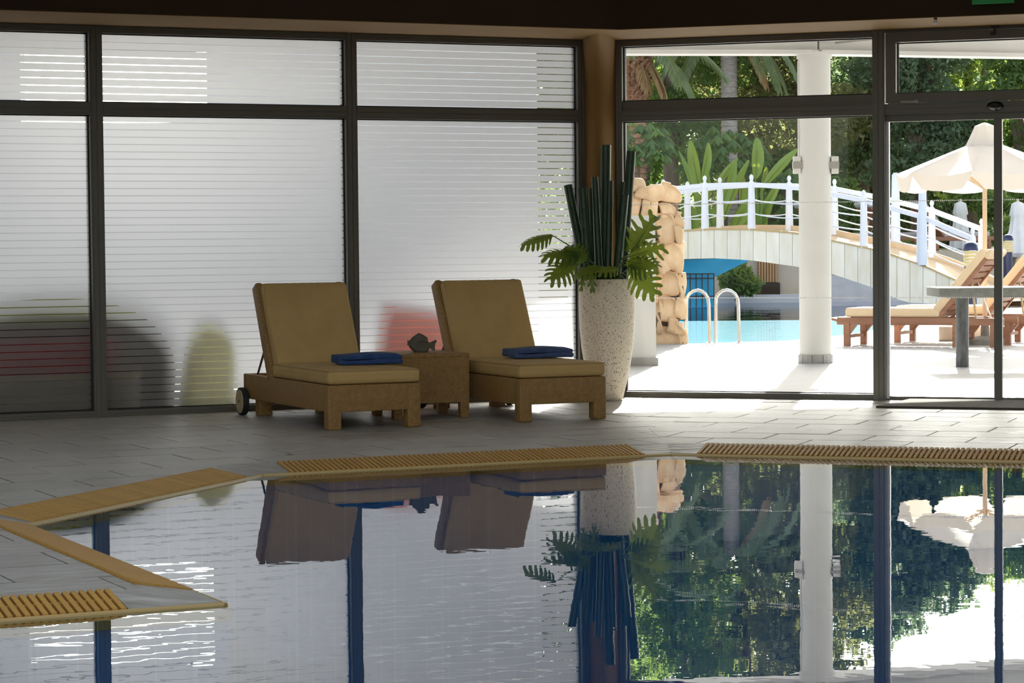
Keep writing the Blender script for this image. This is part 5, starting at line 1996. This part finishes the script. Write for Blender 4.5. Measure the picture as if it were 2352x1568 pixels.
banana(1655, 560, 53.9, 'clump of bright banana leaves behind the middle of the bridge',
       [(1600, 470, 1568, 345, .26, .7, 0), (1606, 430, 1583, 325, .36, -.3, .2), (1612, 420, 1632, 330, .34, .5, .1), (1625, 470, 1625, 370, .26, .8, .3),
        (1640, 440, 1690, 362, .26, -.6, .2), (1650, 490, 1696, 372, .36, .5, 0), (1655, 520, 1712, 365, .30, -.5, .3), (1620, 520, 1600, 440, .4, .2, .5),
        (1680, 540, 1725, 455, .42, .2, .4), (1590, 545, 1585, 470, .5, .3, .4), (1640, 545, 1650, 470, .5, -.2, .5), (1690, 560, 1730, 500, .4, .4, .2),
        (1575, 550, 1570, 480, .5, 0, .6), (1700, 470, 1708, 400, .3, .5, .6)])
banana(1745, 560, 54.4, 'tall banana plant left of the white column',
       [(1735, 410, 1742, 318, .44, .3, 0), (1752, 430, 1828, 340, .32, -.4, 0), (1748, 440, 1762, 385, .26, .5, .2), (1755, 480, 1790, 420, .26, .2, .3),
        (1730, 500, 1715, 420, .4, .2, .4), (1745, 520, 1770, 450, .4, -.2, .4), (1750, 540, 1745, 470, .4, .2, .4)])


def bush(px, pyc, Y, r, label, mat, n, size, seed, droop=.3, z0=None, flat=.8):
    rg = np.random.default_rng(seed)
    c = at(px, pyc, Y)
    zb = z0 if z0 is not None else c.z - r
    o = thing('garden_bush', (c.x, Y, zb), 0, label, 'bush', 'bushes round the outdoor pool')
    blobs = [(rg.uniform(-.5, .5) * r, rg.uniform(-.4, .4) * r, c.z - zb + rg.uniform(-.35, .35) * r, r * .55, r * .5, r * .5 * flat) for _ in range(6)]
    v, f = leaves(crown_points(blobs, n, rg), size, size * .3, droop, rg)
    fo = np_mesh('foliage', v, f, mat, o)
    fo['kind'] = 'stuff'
    for k in range(4):
        b = blobs[k]
        MB().tube([(0, 0, 0), (b[0], b[1], b[2])], [.03, .012], 6).build('stem', 'trunk', o, True)


bush(1690, 640, 51.8, .50, 'leafy green bush seen through the bridge arch', 'leaf_mid', 1500, .26, 41, .5, z0=-.05)
bush(1812, 510, 55.0, .5, 'dark bush behind the railing left of the column', 'leaf_dark', 2600, .13, 42, z0=.92)
bush(1950, 470, 57.8, .9, 'dark shrub behind the railing right of the column', 'leaf_dark', 4000, .13, 43, z0=.92)
bush(2065, 575, 53.45, .32, 'low green bush behind the lower bridge railing', 'leaf_mid', 1600, .11, 44, z0=.92)
bush(2215, 455, 58, .7, 'spiky mid-green shrub under the parasol edge', 'leaf_mid', 3000, .2, 45, z0=.92)
bush(2325, 520, 52, .55, 'bright spiky bush right of the door mullion', 'leaf_mid', 2200, .24, 46, z0=.6)
bush(2300, 480, 57.0, .6, 'loose dark shrub behind the parasol pole', 'leaf_dark', 2600, .14, 47, z0=.92)
bush(1490, 480, 54.5, .8, 'dark bush behind the sandstone wall', 'leaf_dark', 3600, .14, 48, z0=.92)

hg = thing('garden_hedge', (4.0, 104, .92), 0, 'long dark clipped hedge closing off the garden far behind the trees', 'hedge')
hp = rng.uniform((-26, -.6, 0), (32, .6, 4.2), (26000, 3))
v, f = leaves(hp, .42, .22, .2, rng)
hf = np_mesh('foliage', v, f, 'leaf_dark', hg)
hf['kind'] = 'stuff'
for k in range(20):
    MB().tube([(-25 + 3 * k, 0, 0), (-25 + 3 * k, 0, 3.2)], [.08, .03], 6).build('stem', 'trunk', hg, True)
